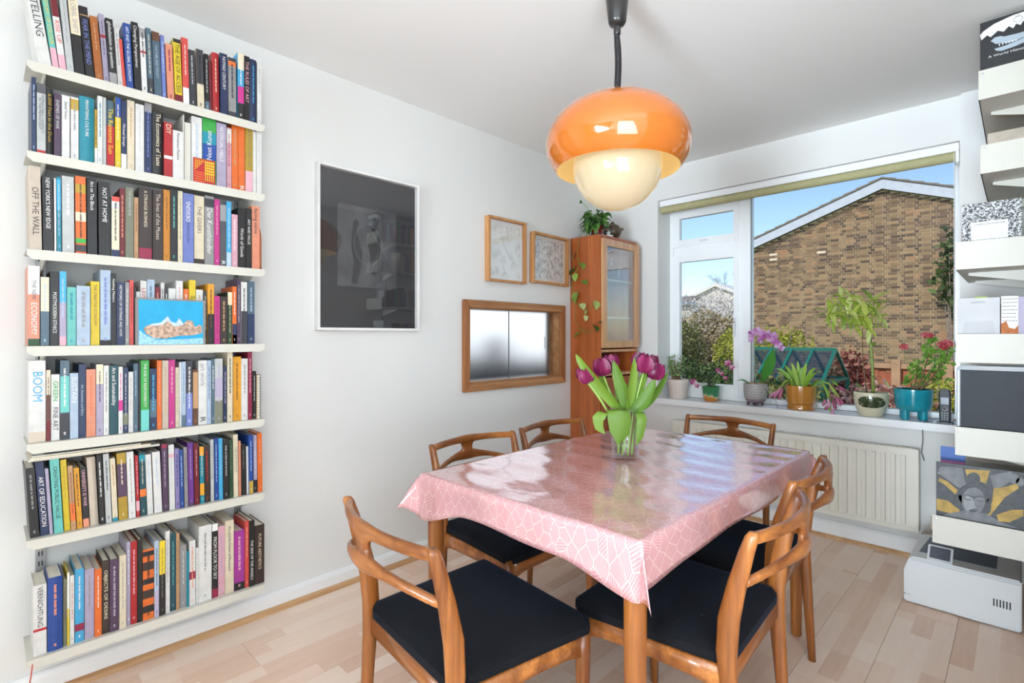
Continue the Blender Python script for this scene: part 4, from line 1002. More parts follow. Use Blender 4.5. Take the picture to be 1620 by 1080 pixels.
# ------------------------------------------------------------------ things on top of the cabinet
cx_, cy_ = .15, 3.06
mp_ = thing('potted_plant', 'potted green plant with holed leaves trailing down the cabinet side', 'plant', (cx_, cy_, CT))
MB().lathe([(0, 0), (.035, 0), (.045, .07), (.047, .085), (.042, .085), (.040, .07), (0, .068)], 28).build('pot', mat('red_glazed_pot', (126, 34, 30), .25), mp_, smooth=True)
MB().lathe([(0, 0), (.036, 0), (.044, .02), (.042, .03), (0, .03)], 28).build('pot_foot', mat('dark_pot_foot', (52, 44, 44), .4), mp_, smooth=True)
MB().lathe([(0, .075), (.041, .074)], 24).build('soil', SOIL, mp_)
ML = leafmat('monstera_leaf', [(.05, (36, 66, 30)), (.4, (58, 104, 40)), (.75, (84, 132, 52)), (.95, (120, 160, 74))], .4, .25, 40)
lv, lf = leaf_mesh(.075, .048, 6, .55, .3); l0 = None
def lf_obj(par, m_, vs, fs, base, name='leaf'):
    if base is None: return MB().add(vs, fs).build(name, m_, par, smooth='all')
    o = base.copy(); COL.objects.link(o); o.parent = par; return o
rl = random.Random(5)
for k in range(84):
    a = rl.uniform(0, 2*PI); e = rl.uniform(-.5, 1.1); rr = rl.uniform(.02, .088)
    p = Vector((rr*math.cos(a)*.8+.01, rr*math.sin(a)*1.0-.035, .09+.10*math.sin(max(0, e))*rl.random()+.02))
    if p.y < -.05: p.z += -.05*rl.random()
    if math.cos(a) < 0: p.x = max(p.x, -.03)
    o = lf_obj(mp_, ML, lv, lf, l0); l0 = l0 or o
    place_leaf(o, p, (max(math.cos(a), -.75), math.sin(a)-.4, e*.7-.35), rl.uniform(-.5, .5), rl.uniform(.6, 1.15))
m = MB()
for k in range(9): a = k*.7; m.tube(bez((0, 0, .07), (.02*math.cos(a), .02*math.sin(a), .14), (.06*math.cos(a), .06*math.sin(a)-.02, .15+.02*(k % 3)), 6), .0018, 5)
m.tube(bez((0, -.02, .09), (-.02, -.08, .22), (-.035, -.13, .235), 6), .002, 5); m.build('stem', STEM_G, mp_, smooth='all')
o = lf_obj(mp_, ML, lv, lf, l0); place_leaf(o, (-.035, -.125, .235), (-.3, -.9, .25), 1.2, .5)
# trailing vines down the cabinet side
def side_pt(u, v): p = at(u, v, 'y', 2.938); return p-Vector((cx_, cy_, CT))
V1 = [(918, 372), (914, 400), (917, 420), (909, 436), (905, 448), (908, 470), (912, 490), (910, 505), (918, 520), (930, 528)]; V2 = [(917, 420), (922, 425), (914, 436)]; V3 = [(940, 480), (932, 492), (930, 496)]
p0 = Vector((.02, -.03, .08)); 
m = MB(); m.tube([p0, Vector((.0, -.10, .05)), Vector((-.01, -.13, -.01))]+[side_pt(u, v)+Vector((0, -.006, 0)) for u, v in V1], .0016, 5); m.tube([side_pt(u, v)+Vector((0, -.006, 0)) for u, v in [(908, 470), (920, 488), (932, 490), (944, 478)]], .0014, 5); m.tube([side_pt(u, v)+Vector((0, -.006, 0)) for u, v in [(918, 520), (934, 524), (950, 520)]], .0014, 5)
m.build('vine', STEM_G, mp_, smooth='all')
VL = [(912, 402, 1.0, -1.9), (921, 420, .95, -.8), (904, 432, 1.1, -2.6), (908, 437, .9, -1.4), (922, 449, .95, -.3), (914, 466, 1.2, -1.7), (910, 474, .8, -2.3), (922, 484, .85, -.9), (944, 480, 1.0, -1.1), (930, 495, .5, -1.8), (928, 503, .65, -1.2), (938, 518, 1.3, -.4), (921, 530, .9, -2.6), (946, 515, .7, .1), (902, 425, .6, -2.0)]
hv, hf = leaf_mesh(.062, .05, 6, .2, .25)
h0 = None; VLM = leafmat('vine_leaf', [(.05, (62, 96, 48)), (.35, (104, 146, 62)), (.7, (150, 176, 76)), (.95, (206, 214, 156))], .4, .25, 60)
for u, v, s, a in VL:
    o = lf_obj(mp_, VLM, hv, hf, h0); h0 = h0 or o; sp0 = side_pt(u, v)+Vector((0, -.012, .02)); sp0.x = max(sp0.x, .062-cx_); place_leaf(o, sp0, (math.cos(a), -.35, math.sin(a)), rl.uniform(-.4, .4), s*1.1)
# carved wooden creature on the cabinet
fx, fy = .16, 3.24
fg = thing('wooden_figurine', 'dark wooden figurine of a round squat creature on the cabinet', 'figurine', (fx, fy, CT)); DW = wood('dark_carved_wood', (58, 44, 34), (104, 84, 66), 'z', rough=.5); fg.rotation_euler = (0, 0, .5)
m = MB(); m.lathe([(0, .022), (.03, .024), (.05, .04), (.058, .065), (.054, .092), (.038, .114), (.018, .124), (0, .126)], 28, sx=1.15); m.lathe([(0, .122), (.016, .122), (.014, .136), (0, .138)], 16); m.tube([(.0, .01, .135), (.004, .012, .148)], .004, 6); m.tube([(.06, 0, .08), (.08, 0, .088)], [.014, .006], 8); m.build('body', DW, fg, smooth='all')
for sx, sy in ((-1, -1), (1, -1), (-1, 1), (1, 1)): MB().tube([(sx*.034, sy*.03, .035), (sx*.04, sy*.034, .0)], [.012, .009], 10).build('leg', DW, fg, smooth='all')
for q in (-1, 1): B('carved_plate', wood('pale_carved', (120, 104, 84), (160, 146, 124), 'x'), (-.05, -.012, -.056, -.045, .062+q*.010, .072+q*.010), fg, bevel=.002)
dz_ = thing('napkin_dish', 'small white dish beside the red plant pot on the cabinet', 'dish', (.215, 3.10, CT))
MB().lathe([(0, .0), (.03, .0), (.04, .012), (.036, .012), (.0, .004)], 28).build('bowl', mat('white_china'), dz_, smooth='all'); MB().tube([(.0, 0, .006), (.004, .004, .035), (0, .01, .05)], [.012, .014, .004], 8).build('shell', mat('grey_shell', (190, 190, 186), .4), dz_, smooth='all')

# ------------------------------------------------------------------ plants on the window sill
SZ = .7225
def sill(u): # pot axis standing on the sill
    d = ray(u, 640); return (CAM+d*((BY+.082)/d.y))
def pot(par, prof, m_, n=40, **k): return MB().lathe(prof, n, **k).build('pot', m_, par, smooth=True)
def soil(par, r, z): return MB().lathe([(0, z+.004), (r*.6, z+.003), (r, z)], 24).build('soil', SOIL, par, smooth='all')
# jade plant
p = sill(1073); j = thing('potted_jade_plant', 'jade plant in a ribbed off-white pot at the left end of the sill', 'plant', (p.x, p.y, SZ))
n = 72; rings = []
for r, z in ((.055, 0), (.058, .004), (.074, .13), (.076, .140), (.071, .140), (.068, .12)): rings.append([((r+(.0022*math.cos(2*PI*q/n*24) if 0.003 < z < .135 and r > .056 else 0))*math.cos(2*PI*q/n), (r+(.0022*math.cos(2*PI*q/n*24) if 0.003 < z < .135 and r > .056 else 0))*math.sin(2*PI*q/n), z) for q in range(n)])
MB().loft(rings).build('pot', mat('ribbed_white_pot', (222, 208, 198), .5, var=.04), j, smooth='all'); soil(j, .07, .125)
JL = leafmat('jade_leaf', [(.1, (92, 132, 70)), (.5, (136, 172, 98)), (.9, (180, 206, 140))], .3, .1, 50); m = MB(); ml = MB(); rj = random.Random(11)
for k in range(13):
    a = rj.uniform(0, 2*PI); ln_ = rj.uniform(.11, .20); tip = Vector((math.cos(a)*.085*rj.uniform(.4, 1), math.sin(a)*.055*rj.uniform(.4, 1), .13+ln_)); b0 = Vector((rj.uniform(-.025, .025), rj.uniform(-.02, .02), .125))
    path = bez(b0, b0+Vector((tip.x*.7, tip.y*.7, .05)), tip, 7); m.tube(path, [.006-.0006*i for i in range(8)], 6)
    for i in range(2, 8):
        for q in (0, 1, 2):
            an = rj.uniform(0, 6.3); c = path[i]; d = Vector((math.cos(an), math.sin(an), .55)).normalized(); s = d.cross(Vector((0, 0, 1))).normalized(); L = rj.uniform(.024, .038)
            nn = s.cross(d); w_ = L*.30
            ml.add([c, c+d*L*.5+s*w_, c+d*L, c+d*L*.5-s*w_, c+d*L*.5+nn*w_*.45, c+d*L*.5-nn*w_*.3], [(0, 1, 4), (1, 2, 4), (2, 3, 4), (3, 0, 4), (1, 0, 5), (2, 1, 5), (3, 2, 5), (0, 3, 5)])
m.build('stem', STEM_B, j, smooth='all'); o = ml.build('foliage', JL, j, smooth='all'); o['kind'] = 'stuff'
# small green and orange glazed pot
p = sill(1125); g = thing('potted_flower', 'small pink-flowered plant in a green and orange glazed pot', 'plant', (p.x, p.y, SZ))
def drip():
    N = NT('green_orange_glaze'); tc = N.n('TexCoord'); sp = N.n('SeparateXYZ'); N.l(tc.outputs['Object'], sp.inputs[0]); ns = N.noise(N.coord('Object', (30, 30, 4)), 1.0, 2.0)
    f = N.math('ADD', N.math('MULTIPLY', sp.outputs[2], 9.0), N.math('MULTIPLY', ns.outputs[0], .55))
    N.l(N.ramp(f, [(.52, lin((196, 122, 34))), (.60, lin((214, 190, 140))), (.72, lin((40, 132, 92))), (.95, lin((44, 120, 70)))]), N.b.inputs['Base Color']); N.b.inputs['Roughness'].default_value = .12; N.b.inputs['Coat Weight'].default_value = .8; return N.m
pot(g, [(0, 0), (.04, 0), (.045, .004), (.052, .03), (.062, .10), (.064, .104), (.059, .104), (.055, .09), (0, .088)], drip()); soil(g, .055, .09)
TH = leafmat('thin_green_leaf', [(.1, (40, 62, 40)), (.6, (72, 92, 58)), (.95, (110, 126, 84))], .5, .2); m = MB(); rg_ = random.Random(3)
for k in range(26):
    a = rg_.uniform(0, 2*PI); e = Vector((.05*math.cos(a), .04*math.sin(a), .09+rg_.uniform(.03, .10))); m.tube(bez((.02*math.cos(a), .02*math.sin(a), .088), (.02*math.cos(a), .02*math.sin(a), .15), e, 5), [.002, .002, .0018, .0015, .001, .0005], 4)
m.build('foliage', TH, g, smooth='all')
FL = leafmat('pink_sill_petal', [(.1, (150, 50, 104)), (.5, (190, 96, 140)), (.9, (228, 184, 200))], .5, .3)
def flower(par, c, s, m_, nrm, npet=5, name='flower'):
    mm = MB(); nrm = Vector(nrm).normalized(); a0 = nrm.orthogonal().normalized(); b0 = nrm.cross(a0); c = Vector(c)
    for q in range(npet):
        t = 2*PI*q/npet; d = a0*math.cos(t)+b0*math.sin(t); sd = nrm.cross(d); mm.add([c, c+d*s*.55+sd*s*.38+nrm*s*.15, c+d*s+nrm*s*.05, c+d*s*.55-sd*s*.38+nrm*s*.15], [(0, 1, 2), (0, 2, 3)])
    mm.tube([c, c+nrm*s*.3], [s*.14, s*.06], 6); return mm.build(name, m_, par, smooth='all')
def rel(u, v, o, dep=0.0): q = at(u, v, 'y', o.location.y+dep); return q-o.location
for u, v, s in ((1152, 574, .028), (1158, 581, .022), (1136, 586, .02), (1142, 591, .017), (1148, 598, .018), (1097, 604, .030), (1103, 610, .02)):
    c = rel(u, v, g, -.03); flower(g, c, s, FL, (.2, -.9, .3)); MB().tube(bez((.0, 0, .088), (c.x*.3, c.y*.3, .13), c, 6), .0015, 5).build('stem', STEM_G, g, smooth='all')
# orchid in a zigzag pot
p = sill(1195); oc = thing('potted_orchid', 'pink orchid in a grey and white zigzag pot on small feet', 'orchid', (p.x, p.y, SZ))
def zig():
    N = NT('zigzag_glaze'); tc = N.n('TexCoord'); sp = N.n('SeparateXYZ'); N.l(tc.outputs['Object'], sp.inputs[0]); an = N.math('ARCTAN2', sp.outputs[1], sp.outputs[0])
    tri = N.math('PINGPONG', N.math('MULTIPLY', an, 6.0), .5); f = N.math('FRACT', N.math('ADD', N.math('MULTIPLY', sp.outputs[2], 58.0), N.math('MULTIPLY', tri, 1.8)))
    c = N.mix(N.math('GREATER_THAN', f, .5), lin((214, 210, 208)), lin((96, 92, 94))); low = N.math('LESS_THAN', sp.outputs[2], .045); c = N.mix(low, c, lin((142, 120, 128)))
    N.l(c, N.b.inputs['Base Color']); N.b.inputs['Roughness'].default_value = .35; return N.m
pot(oc, [(0, .018), (.04, .018), (.058, .028), (.068, .055), (.072, .10), (.072, .142), (.068, .142), (.067, .11), (0, .11)], zig())
for k in range(4): a = k*PI/2+.5; MB().tube([(.042*math.cos(a), .042*math.sin(a), .024), (.044*math.cos(a), .044*math.sin(a), 0)], [.010, .007], 10).build('foot', mat('pot_foot_brown', (96, 76, 80), .4), oc, smooth='all')
m = MB(); rp = random.Random(2)
for k in range(46): a = rp.uniform(0, 6.3); r = .062*rp.random()**.5; m.box(r*math.cos(a)-.008, r*math.cos(a)+.008, r*math.sin(a)-.006, r*math.sin(a)+.006, .115, .128+.022*rp.random())
m.build('bark', mat('bark_chips', (178, 152, 128), .9, var=.35, vs=60), oc)['kind'] = 'stuff'
OL = leafmat('orchid_leaf', [(.2, (64, 132, 52)), (.8, (84, 152, 62))], .35, .2); c0 = Vector((.04, -.01, .15)); lp = [c0, rel(1212, 588, oc, -.02), rel(1219, 565, oc, -.03), rel(1224, 551, oc, -.03)]
MB().add(*ribbon(bez(lp[0], lp[1]+Vector((.01, 0, 0)), lp[3], 9), [.012, .02, .034, .056, .070, .076, .074, .06, .036, .004], RT, .1)).build('leaf', OL, oc, smooth='all')
MB().add(*ribbon(bez((-.02, -.03, .13), (-.07, -.06, .19), (-.11, -.07, .14), 7), [.012, .02, .026, .028, .024, .016, .01, .003], (0, 1, .2), .2)).build('leaf', OL, oc, smooth='all')
sp_ = [Vector((-.01, 0, .13)), rel(1194, 575, oc), rel(1193, 545, oc), rel(1200, 532, oc), rel(1220, 528, oc), rel(1238, 543, oc)]
MB().tube(sp_, .0025, 6).build('stem', mat('orchid_stem', (150, 150, 128), .5), oc, smooth='all'); MB().tube([Vector((.0, .01, .13)), rel(1189, 520, oc, .03)], .0018, 6).build('stake', mat('clear_stake', (190, 196, 190), .3), oc, smooth='all')
OF = leafmat('orchid_petal', [(.1, (176, 84, 158)), (.45, (206, 140, 196)), (.9, (226, 186, 222))], .5, .35)
for u, v, s in ((1190, 528, .034), (1199, 524, .034), (1208, 530, .034), (1203, 537, .03), (1216, 529, .034), (1224, 532, .036), (1226, 540, .030), (1231, 545, .032), (1236, 550, .026), (1188, 537, .022), (1218, 536, .026)): flower(oc, rel(u, v, oc, -.03-.02*rp.random()), s, OF, (rp.uniform(-.3, .5), -1, rp.uniform(-.1, .4)), 5)
for k in range(3): MB().tube(bez((.05, -.03, .13), (.09+.02*k, -.07, .15), (.08+.04*k, -.075, .06-.03*k), 8), .0022, 5).build('aerial_root', mat('grey_root', (176, 172, 160), .6), oc, smooth='all')
# trailing cactus in a mustard pot
p = sill(1267); ct = thing('potted_cactus', 'trailing flowering cactus in a mustard brown cylindrical pot', 'plant', (p.x, p.y, SZ))
pot(ct, [(0, 0), (.074, 0), (.078, .004), (.078, .028), (.074, .034), (.080, .04), (.083, .10), (.083, .148), (.077, .148), (.076, .12), (0, .12)], mat('mustard_glaze', (176, 116, 42), .15, var=.08, vs=25, coat=.8)); soil(ct, .076, .128)
CL = leafmat('cactus_leaf', [(.1, (104, 148, 50)), (.5, (140, 178, 64)), (.9, (176, 200, 96))], .4, .3); rc = random.Random(8)
ARMS = [(1228, 583), (1241, 578), (1252, 574), (1262, 571), (1276, 574), (1290, 582), (1234, 592), (1299, 588), (1270, 580), (1256, 584)]
for u, v in ARMS:
    e = rel(u, v, ct, rc.uniform(-.06, .03)); a = Vector((e.x*.2, e.y*.3, .13)); MB().add(*ribbon(bez(a, Vector((e.x*.6, e.y*.7, .24)), e, 8), [.012, .018, .022, .024, .024, .022, .018, .012, .003], (e.y+.3, -e.x, .15), .3)).build('leaf', CL, ct, smooth='all')
PK = leafmat('cactus_bloom', [(.2, (176, 84, 120)), (.6, (214, 130, 168)), (.9, (234, 180, 206))], .4, .3)
for pth in ([(1250, 600), (1240, 606), (1233, 616), (1228, 628)], [(1292, 602), (1302, 606), (1310, 620), (1312, 640), (1316, 655)], [(1296, 600), (1312, 606), (1320, 618), (1328, 628)], [(1292, 600), (1316, 600), (1322, 606), (1326, 610)]):
    pts = [Vector((rel(*pth[0], ct).x*.6, -.02, .135))]+[rel(u, v, ct, -.09) for u, v in pth]; fine = [pts[i].lerp(pts[i+1], q/3) for i in range(len(pts)-1) for q in range(3)]+[pts[-1]]
    MB().add(*ribbon(fine, [.016+.006*math.sin(i*1.6) for i in range(len(fine)-1)]+[.004], RT, .3)).build('leaf', CL, ct, smooth='all')
for a, b in (((1236, 612), (1224, 630)), ((1238, 614), (1232, 632)), ((1231, 618), (1216, 628)), ((1312, 640), (1305, 648)), ((1316, 645), (1318, 660)), ((1322, 628), (1330, 642)), ((1318, 632), (1322, 648)), ((1326, 610), (1336, 618)), ((1328, 630), (1334, 640)), ((1310, 630), (1312, 645)), ((1306, 632), (1302, 642))):
    A, Bb = rel(*a, ct, -.09), rel(*b, ct, -.095); MB().tube([A, A.lerp(Bb, .35), A.lerp(Bb, .75), Bb], [.004, .008, .0105, .003], 8).build('bloom', PK, ct, smooth='all')
# variegated umbrella tree
p = sill(1378); ut = thing('potted_umbrella_plant', 'tall yellow-green umbrella plant in a cream pot with a dark floral panel', 'plant', (p.x, p.y, SZ))
def creampot():
    N = NT('cream_floral_pot'); tc = N.n('TexCoord'); sp = N.n('SeparateXYZ'); N.l(tc.outputs['Object'], sp.inputs[0])
    dx = N.math('DIVIDE', N.math('SUBTRACT', sp.outputs[0], .012), .062); dz = N.math('DIVIDE', N.math('SUBTRACT', sp.outputs[2], .083), .033)
    r2 = N.math('ADD', N.math('POWER', N.math('ABSOLUTE', dx), 2.6), N.math('POWER', N.math('ABSOLUTE', dz), 2.6)); ins = N.math('MULTIPLY', N.math('LESS_THAN', r2, 1.0), N.math('LESS_THAN', sp.outputs[1], 0.0))
    ns = N.noise(N.coord('Object'), 70, 3.0); pat = N.ramp(ns.outputs[0], [(.45, lin((46, 58, 36))), (.58, lin((84, 92, 60))), (.66, lin((190, 170, 140)))])
    N.l(N.mix(ins, lin((206, 198, 172)), pat), N.b.inputs['Base Color']); N.b.inputs['Roughness'].default_value = .2; N.b.inputs['Coat Weight'].default_value = .5; return N.m
pot(ut, [(0, 0), (.056, 0), (.060, .006), (.074, .04), (.084, .08), (.086, .12), (.082, .134), (.078, .134), (.078, .11), (0, .108)], creampot()); soil(ut, .076, .118)
UL = leafmat('variegated_leaf', [(.05, (110, 146, 60)), (.25, (176, 198, 84)), (.6, (212, 220, 108)), (.95, (232, 234, 170))], .35, .5, 40); uv_, uf = leaf_mesh(.105, .030, 6, .22, .25); u0 = None; ru = random.Random(21)
st1 = [Vector((.01, 0, .11)), rel(1381, 600, ut), rel(1379, 560, ut), rel(1376, 530, ut), rel(1366, 505, ut), rel(1350, 480, ut)]
MB().tube(st1, [.009, .0085, .008, .007, .005, .003], 8).build('stem', mat('umbrella_stem', (132, 146, 70), .5, var=.15, vs=40), ut, smooth='all'); MB().tube([Vector((-.02, .01, .11)), rel(1365, 570, ut), rel(1364, 520, ut)], [.004, .003, .002], 6).build('stem', STEM_B, ut, smooth='all')
HUB = [(1322, 480), (1345, 468), (1335, 500), (1365, 485), (1380, 475), (1388, 500), (1352, 515), (1375, 520), (1320, 505), (1340, 488), (1360, 500), (1332, 470), (1350, 500), (1370, 500), (1385, 488), (1312, 492)]
for u, v in HUB:
    c = rel(u, v, ut, ru.uniform(-.07, .05)); MB().tube([st1[4].lerp(st1[5], ru.random()), c], .0016, 5).build('leaf_stalk', STEM_G, ut, smooth='all')
    for q in range(7):
        a = 2*PI*q/7+ru.uniform(-.3, .3); o = lf_obj(ut, UL, uv_, uf, u0); u0 = u0 or o
        place_leaf(o, c, (math.cos(a), -.35+.35*math.sin(a*2), math.sin(a)*.85+.08), ru.uniform(-.5, .5), ru.uniform(.65, 1.1))
for u, v, s in ((1382, 548, 1.0), (1375, 553, .9), (1390, 545, .8), (1352, 605, .7), (1395, 596, .9), (1400, 590, .7), (1398, 602, .8), (1410, 575, .5)):
    o = lf_obj(ut, UL, uv_, uf, u0); place_leaf(o, rel(u, v, ut, -.02), (ru.uniform(-1, 1), -.4, ru.uniform(-.3, .3)), 0, s*.8)
for u, v in ((1395, 596), (1352, 607)): MB().tube([Vector((0, 0, .112)), rel(u, v, ut, -.02)], .0016, 5).build('stem', STEM_G, ut, smooth='all')
# turquoise footed pot with a geranium-like plant
p = sill(1445); tq = thing('potted_succulent', 'bushy green plant with red flowers in a turquoise footed pot', 'plant', (p.x, p.y, SZ)); TQ = mat('turquoise_glaze', (20, 140, 158), .15, var=.12, vs=14, coat=.8)
pot(tq, [(0, .044), (.05, .044), (.066, .048), (.078, .060), (.084, .085), (.088, .155), (.088, .166), (.082, .166), (.080, .13), (0, .13)], TQ)
for k in range(4): a = k*PI/2+PI/4+.25; MB().tube([(.055*math.cos(a), .055*math.sin(a), .056), (.056*math.cos(a), .056*math.sin(a), .0)], [.018, .0165], 14).build('foot', TQ, tq, smooth=True)
soil(tq, .08, .145); GL = leafmat('geranium_leaf', [(.05, (78, 122, 42)), (.4, (120, 170, 62)), (.75, (156, 200, 84)), (.95, (196, 222, 130))], .45, .35, 40); m = MB(); ml = MB(); rt_ = random.Random(4)
for u, v, dn in ((1470, 560, 26), (1452, 578, 26), (1450, 592, 24), (1472, 545, 22), (1495, 570, 26), (1500, 555, 20), (1463, 600, 20), (1492, 598, 22), (1440, 606, 16), (1486, 585, 22), (1478, 575, 20)):
    c = rel(u, v, tq, rt_.uniform(-.06, .04)); m.tube(bez((c.x*.15, c.y*.2, .145), (c.x*.5, c.y*.5, .2), c, 6), [.004, .004, .0035, .003, .0025, .002, .002], 6)
    for q in range(dn):
        d = Vector((rt_.gauss(0, 1), rt_.gauss(0, 1), rt_.gauss(.3, .8))).normalized(); b_ = c+d*rt_.uniform(.0, .022); s = d.orthogonal().normalized(); L = rt_.uniform(.020, .036); w_ = L*.36
        nn = s.cross(d); ml.add([b_, b_+d*L*.6+s*w_, b_+d*L+nn*L*.1, b_+d*L*.6-s*w_], [(0, 1, 2), (0, 2, 3)])
m.build('stem', STEM_B, tq, smooth='all'); ml.build('foliage', GL, tq, fix=False)['kind'] = 'stuff'
RF = leafmat('red_bloom', [(.2, (196, 70, 84)), (.6, (214, 100, 108)), (.9, (230, 150, 150))], .5, .3)
for u, v, s in ((1430, 549, .026), (1465, 530, .026), (1471, 531, .022), (1489, 545, .024), (1497, 542, .026), (1503, 545, .022), (1494, 550, .022)):
    c = rel(u, v, tq, -.03); flower(tq, c, s, RF, (0, -.7, .7), 7); MB().tube([Vector((c.x*.2, 0, .15)), c*.6+Vector((0, 0, .04)), c], .0014, 5).build('stem', STEM_G, tq, smooth='all')
# telephone on its base
p = sill(1497); ph = thing('cordless_phone', 'black cordless telephone handset standing in its charging base', 'phone', (p.x, p.y-.055, SZ)); PB = mat('phone_black', (40, 44, 50), .35)
hs = MB().loft([[(sx*w_, y-.012*(z/.15), z) for sx, y in ((-1, -.010), (-.8, -.014), (.8, -.014), (1, -.010), (1, .008), (-1, .008))] for z, w_ in ((.008, .019), (.02, .0225), (.09, .0235), (.16, .0235), (.176, .020), (.18, .014))]).build('handset', PB, ph, smooth=True)
def yf(z): return -.0145-.012*(z/.15)
B('screen', mat('phone_screen', (112, 120, 134), .2), (-.016, .016, yf(.12)-.0012, yf(.12)+.004, .10, .136), hs)
MB().tube([(.010*math.cos(2*PI*k/20), yf(.078)-.001, .078+.010*math.sin(2*PI*k/20)) for k in range(21)], .0018, 6, caps=False).build('dial_ring', ALU, hs, smooth='all')
for i in range(3):
    for q in range(4): B('key', mat('phone_key', (150, 156, 164), .4), (-.014+i*.0105, -.0075+i*.0105, yf(.05)-.0014, yf(.05)+.002, .02+q*.011, .0255+q*.011), hs)
MB().loft([[(sx*.034, y, z) for sx, y in ((-1, -.04), (1, -.04), (1, .03), (-1, .03))] for z in (0, .008)]).build('base', PB, ph, bevel=.003)
MB().tube([(-.05, -.02, .005), (-.085, -.045, .004), (-.088, -.053, -.01), (-.086, -.053, -.09), (-.092, -.052, -.16), (-.08, -.05, -.2)], .0022, 6).build('cable', mat('grey_cable', (96, 96, 98), .5), ph, smooth='all')

# ------------------------------------------------------------------ bookshelf on the right wall, seen from its end
YN = 2.68
def rz_(u, v): return at(u, v, 'y', YN).z
def rx_(u): return at(u, 500, 'y', YN).x
RSH = [(1548, 113, 158), (1551, 230.6, 274.6), (1511, 383.5, 426), (1512, 528, 572), (1511, 674.4, 718), (1475, 813, 856)]
rs = thing('end_bookshelf', 'white steel shelving on the right wall seen from its end plates', 'shelving', (0, 0, 0)); YB = 3.42
for yu in (2.86, 3.30): B('upright', TRACK, (XW-.016, XW-.001, yu-.012, yu+.012, .2, 2.38), rs)
SHZ = []
for k, (u, v0, v1) in enumerate(RSH):
    xl, zt_, zb2 = rx_(u), rz_(u, v0), rz_(u, v1); SHZ.append((xl, zb2+.004, zt_))
    m = MB().box(xl, XW-.017, YN, YB, zb2, zb2+.003); m.box(xl, xl+.003, YN, YB, zb2-.0, zb2+.018); sh = m.build('shelf', SHELFW, rs)
    B('end_plate', SHELFW, (xl, XW-.017, YN-.0025, YN, zb2-.002, zt_), sh, bevel=.0008)
    MB().lathe([(0, 0), (.0035, 0), (.0035, .0012), (0, .0016)], 12).build('rivet', ALU, sh, loc=(xl+.012, YN-.0025, zt_-.014), rot=(PI/2, 0, 0))
    for yu in (2.86, 3.30): MB().prism([(XW-.016, zb2-.06), (XW-.03, zb2-.06), (xl+.03, zb2-.012), (xl+.03, zb2-.001), (XW-.016, zb2-.001)], 'y', yu-.002, yu+.002).build('bracket', SHELFW, sh)
rr_ = random.Random(31); CN = list(PAL)
for k, (ystart, nmax) in enumerate(((2.76, 40), (2.93, 40), (2.80, 40), (2.84, 40))):
    xl, zb2, _ = SHZ[k]; y = ystart; first = True; cap = (SHZ[k-1][1]-.01 if k else 2.39)-zb2-.012
    while y < YB-.03:
        wd = rr_.uniform(.012, .034); h = min(cap, rr_.uniform(.17, .225)); cn = 'beige' if (first and k == 1) else rr_.choice(CN)
        o = add_book('book', wd, h, .15, cn, (xl+.012, y+wd/2, zb2+.0005), 0, '', 'white', False, [], False, f"{cn} book on the {['top', 'second', 'third', 'fourth'][k]} right-wall shelf, mirrored in the picture glass", 'books mirrored in the picture glass'); o.rotation_euler = (0, 0, PI)
        if first and k == 1: tag(o, 'beige book beyond the second end plate of the right shelving', 'book', 'books mirrored in the picture glass')
        y += wd+.0006; first = False
# art book, top
xl, zb2, zt_ = SHZ[0]; ab = thing('art_book', 'black art book with a white crocodile drawing standing cover-forward on the top right shelf', 'book', (xl+.004, YN+.012, zb2))
BW, BHh = .205, rz_(1548, 36)-zb2
B('cover', ink('black'), (0, BW, 0, .003, 0, BHh), ab); B('pages', PAGES, (.002, BW, .003, .028, .003, BHh-.003), ab); B('cover', ink('charcoal'), (0, BW, .028, .031, 0, BHh), ab)
def xz(name, pts, m_, par, y=-.0008, th=.0008): return MB().prism(pts, 'y', y, y+th).build(name, m_, par)
WI, GI = mat('print_white', (226, 224, 222), .6), mat('print_pale_grey', (168, 180, 190), .6)
cv0 = ab.children[0]
xz('drawn_shape', [(.0, BHh-.045), (.01, BHh-.034), (.04, BHh-.018), (.09, BHh-.007), (BW, BHh-.004), (BW, BHh-.040), (.13, BHh-.050), (.118, BHh-.040), (.112, BHh-.052), (.10, BHh-.042), (.092, BHh-.056), (.08, BHh-.043), (.066, BHh-.058), (.05, BHh-.048), (.03, BHh-.064), (.02, BHh-.053), (.004, BHh-.066)], WI, cv0)
xz('drawn_shape', [(.030, BHh-.080), (.042, BHh-.070), (.058, BHh-.071), (.068, BHh-.077), (.11, BHh-.080), (BW, BHh-.076), (BW, BHh-.084), (.12, BHh-.100), (.09, BHh-.106), (.074, BHh-.104), (.06, BHh-.098), (.044, BHh-.096), (.038, BHh-.088)], GI, cv0)
xz('drawn_shape', [(.04, BHh-.113), (.07, BHh-.112), (.1, BHh-.107), (.15, BHh-.095), (BW, BHh-.088), (BW, BHh-.100), (.15, BHh-.112), (.10, BHh-.124), (.06, BHh-.128), (.046, BHh-.122)], GI, cv0)
for q in range(6): xz('drawn_tooth', [(.052+q*.009, BHh-.100), (.057+q*.009, BHh-.100), (.0545+q*.009, BHh-.109)], WI, cv0, -.0014)
m = MB(); m.tube([(.105+.012*math.cos(2*PI*t/24), -.001, BHh-.027+.010*math.sin(2*PI*t/24)) for t in range(25)], .0006, 4, caps=False); m.tube([(.096, -.001, BHh-.016), (.112, -.001, BHh-.013)], .0006, 4); m.build('drawn_ring', ink('black'), cv0)
text('title', 'A World History of Art', WI, cv0, (.098, -.0012, BHh-.139), FACE_NY, .15, .012)
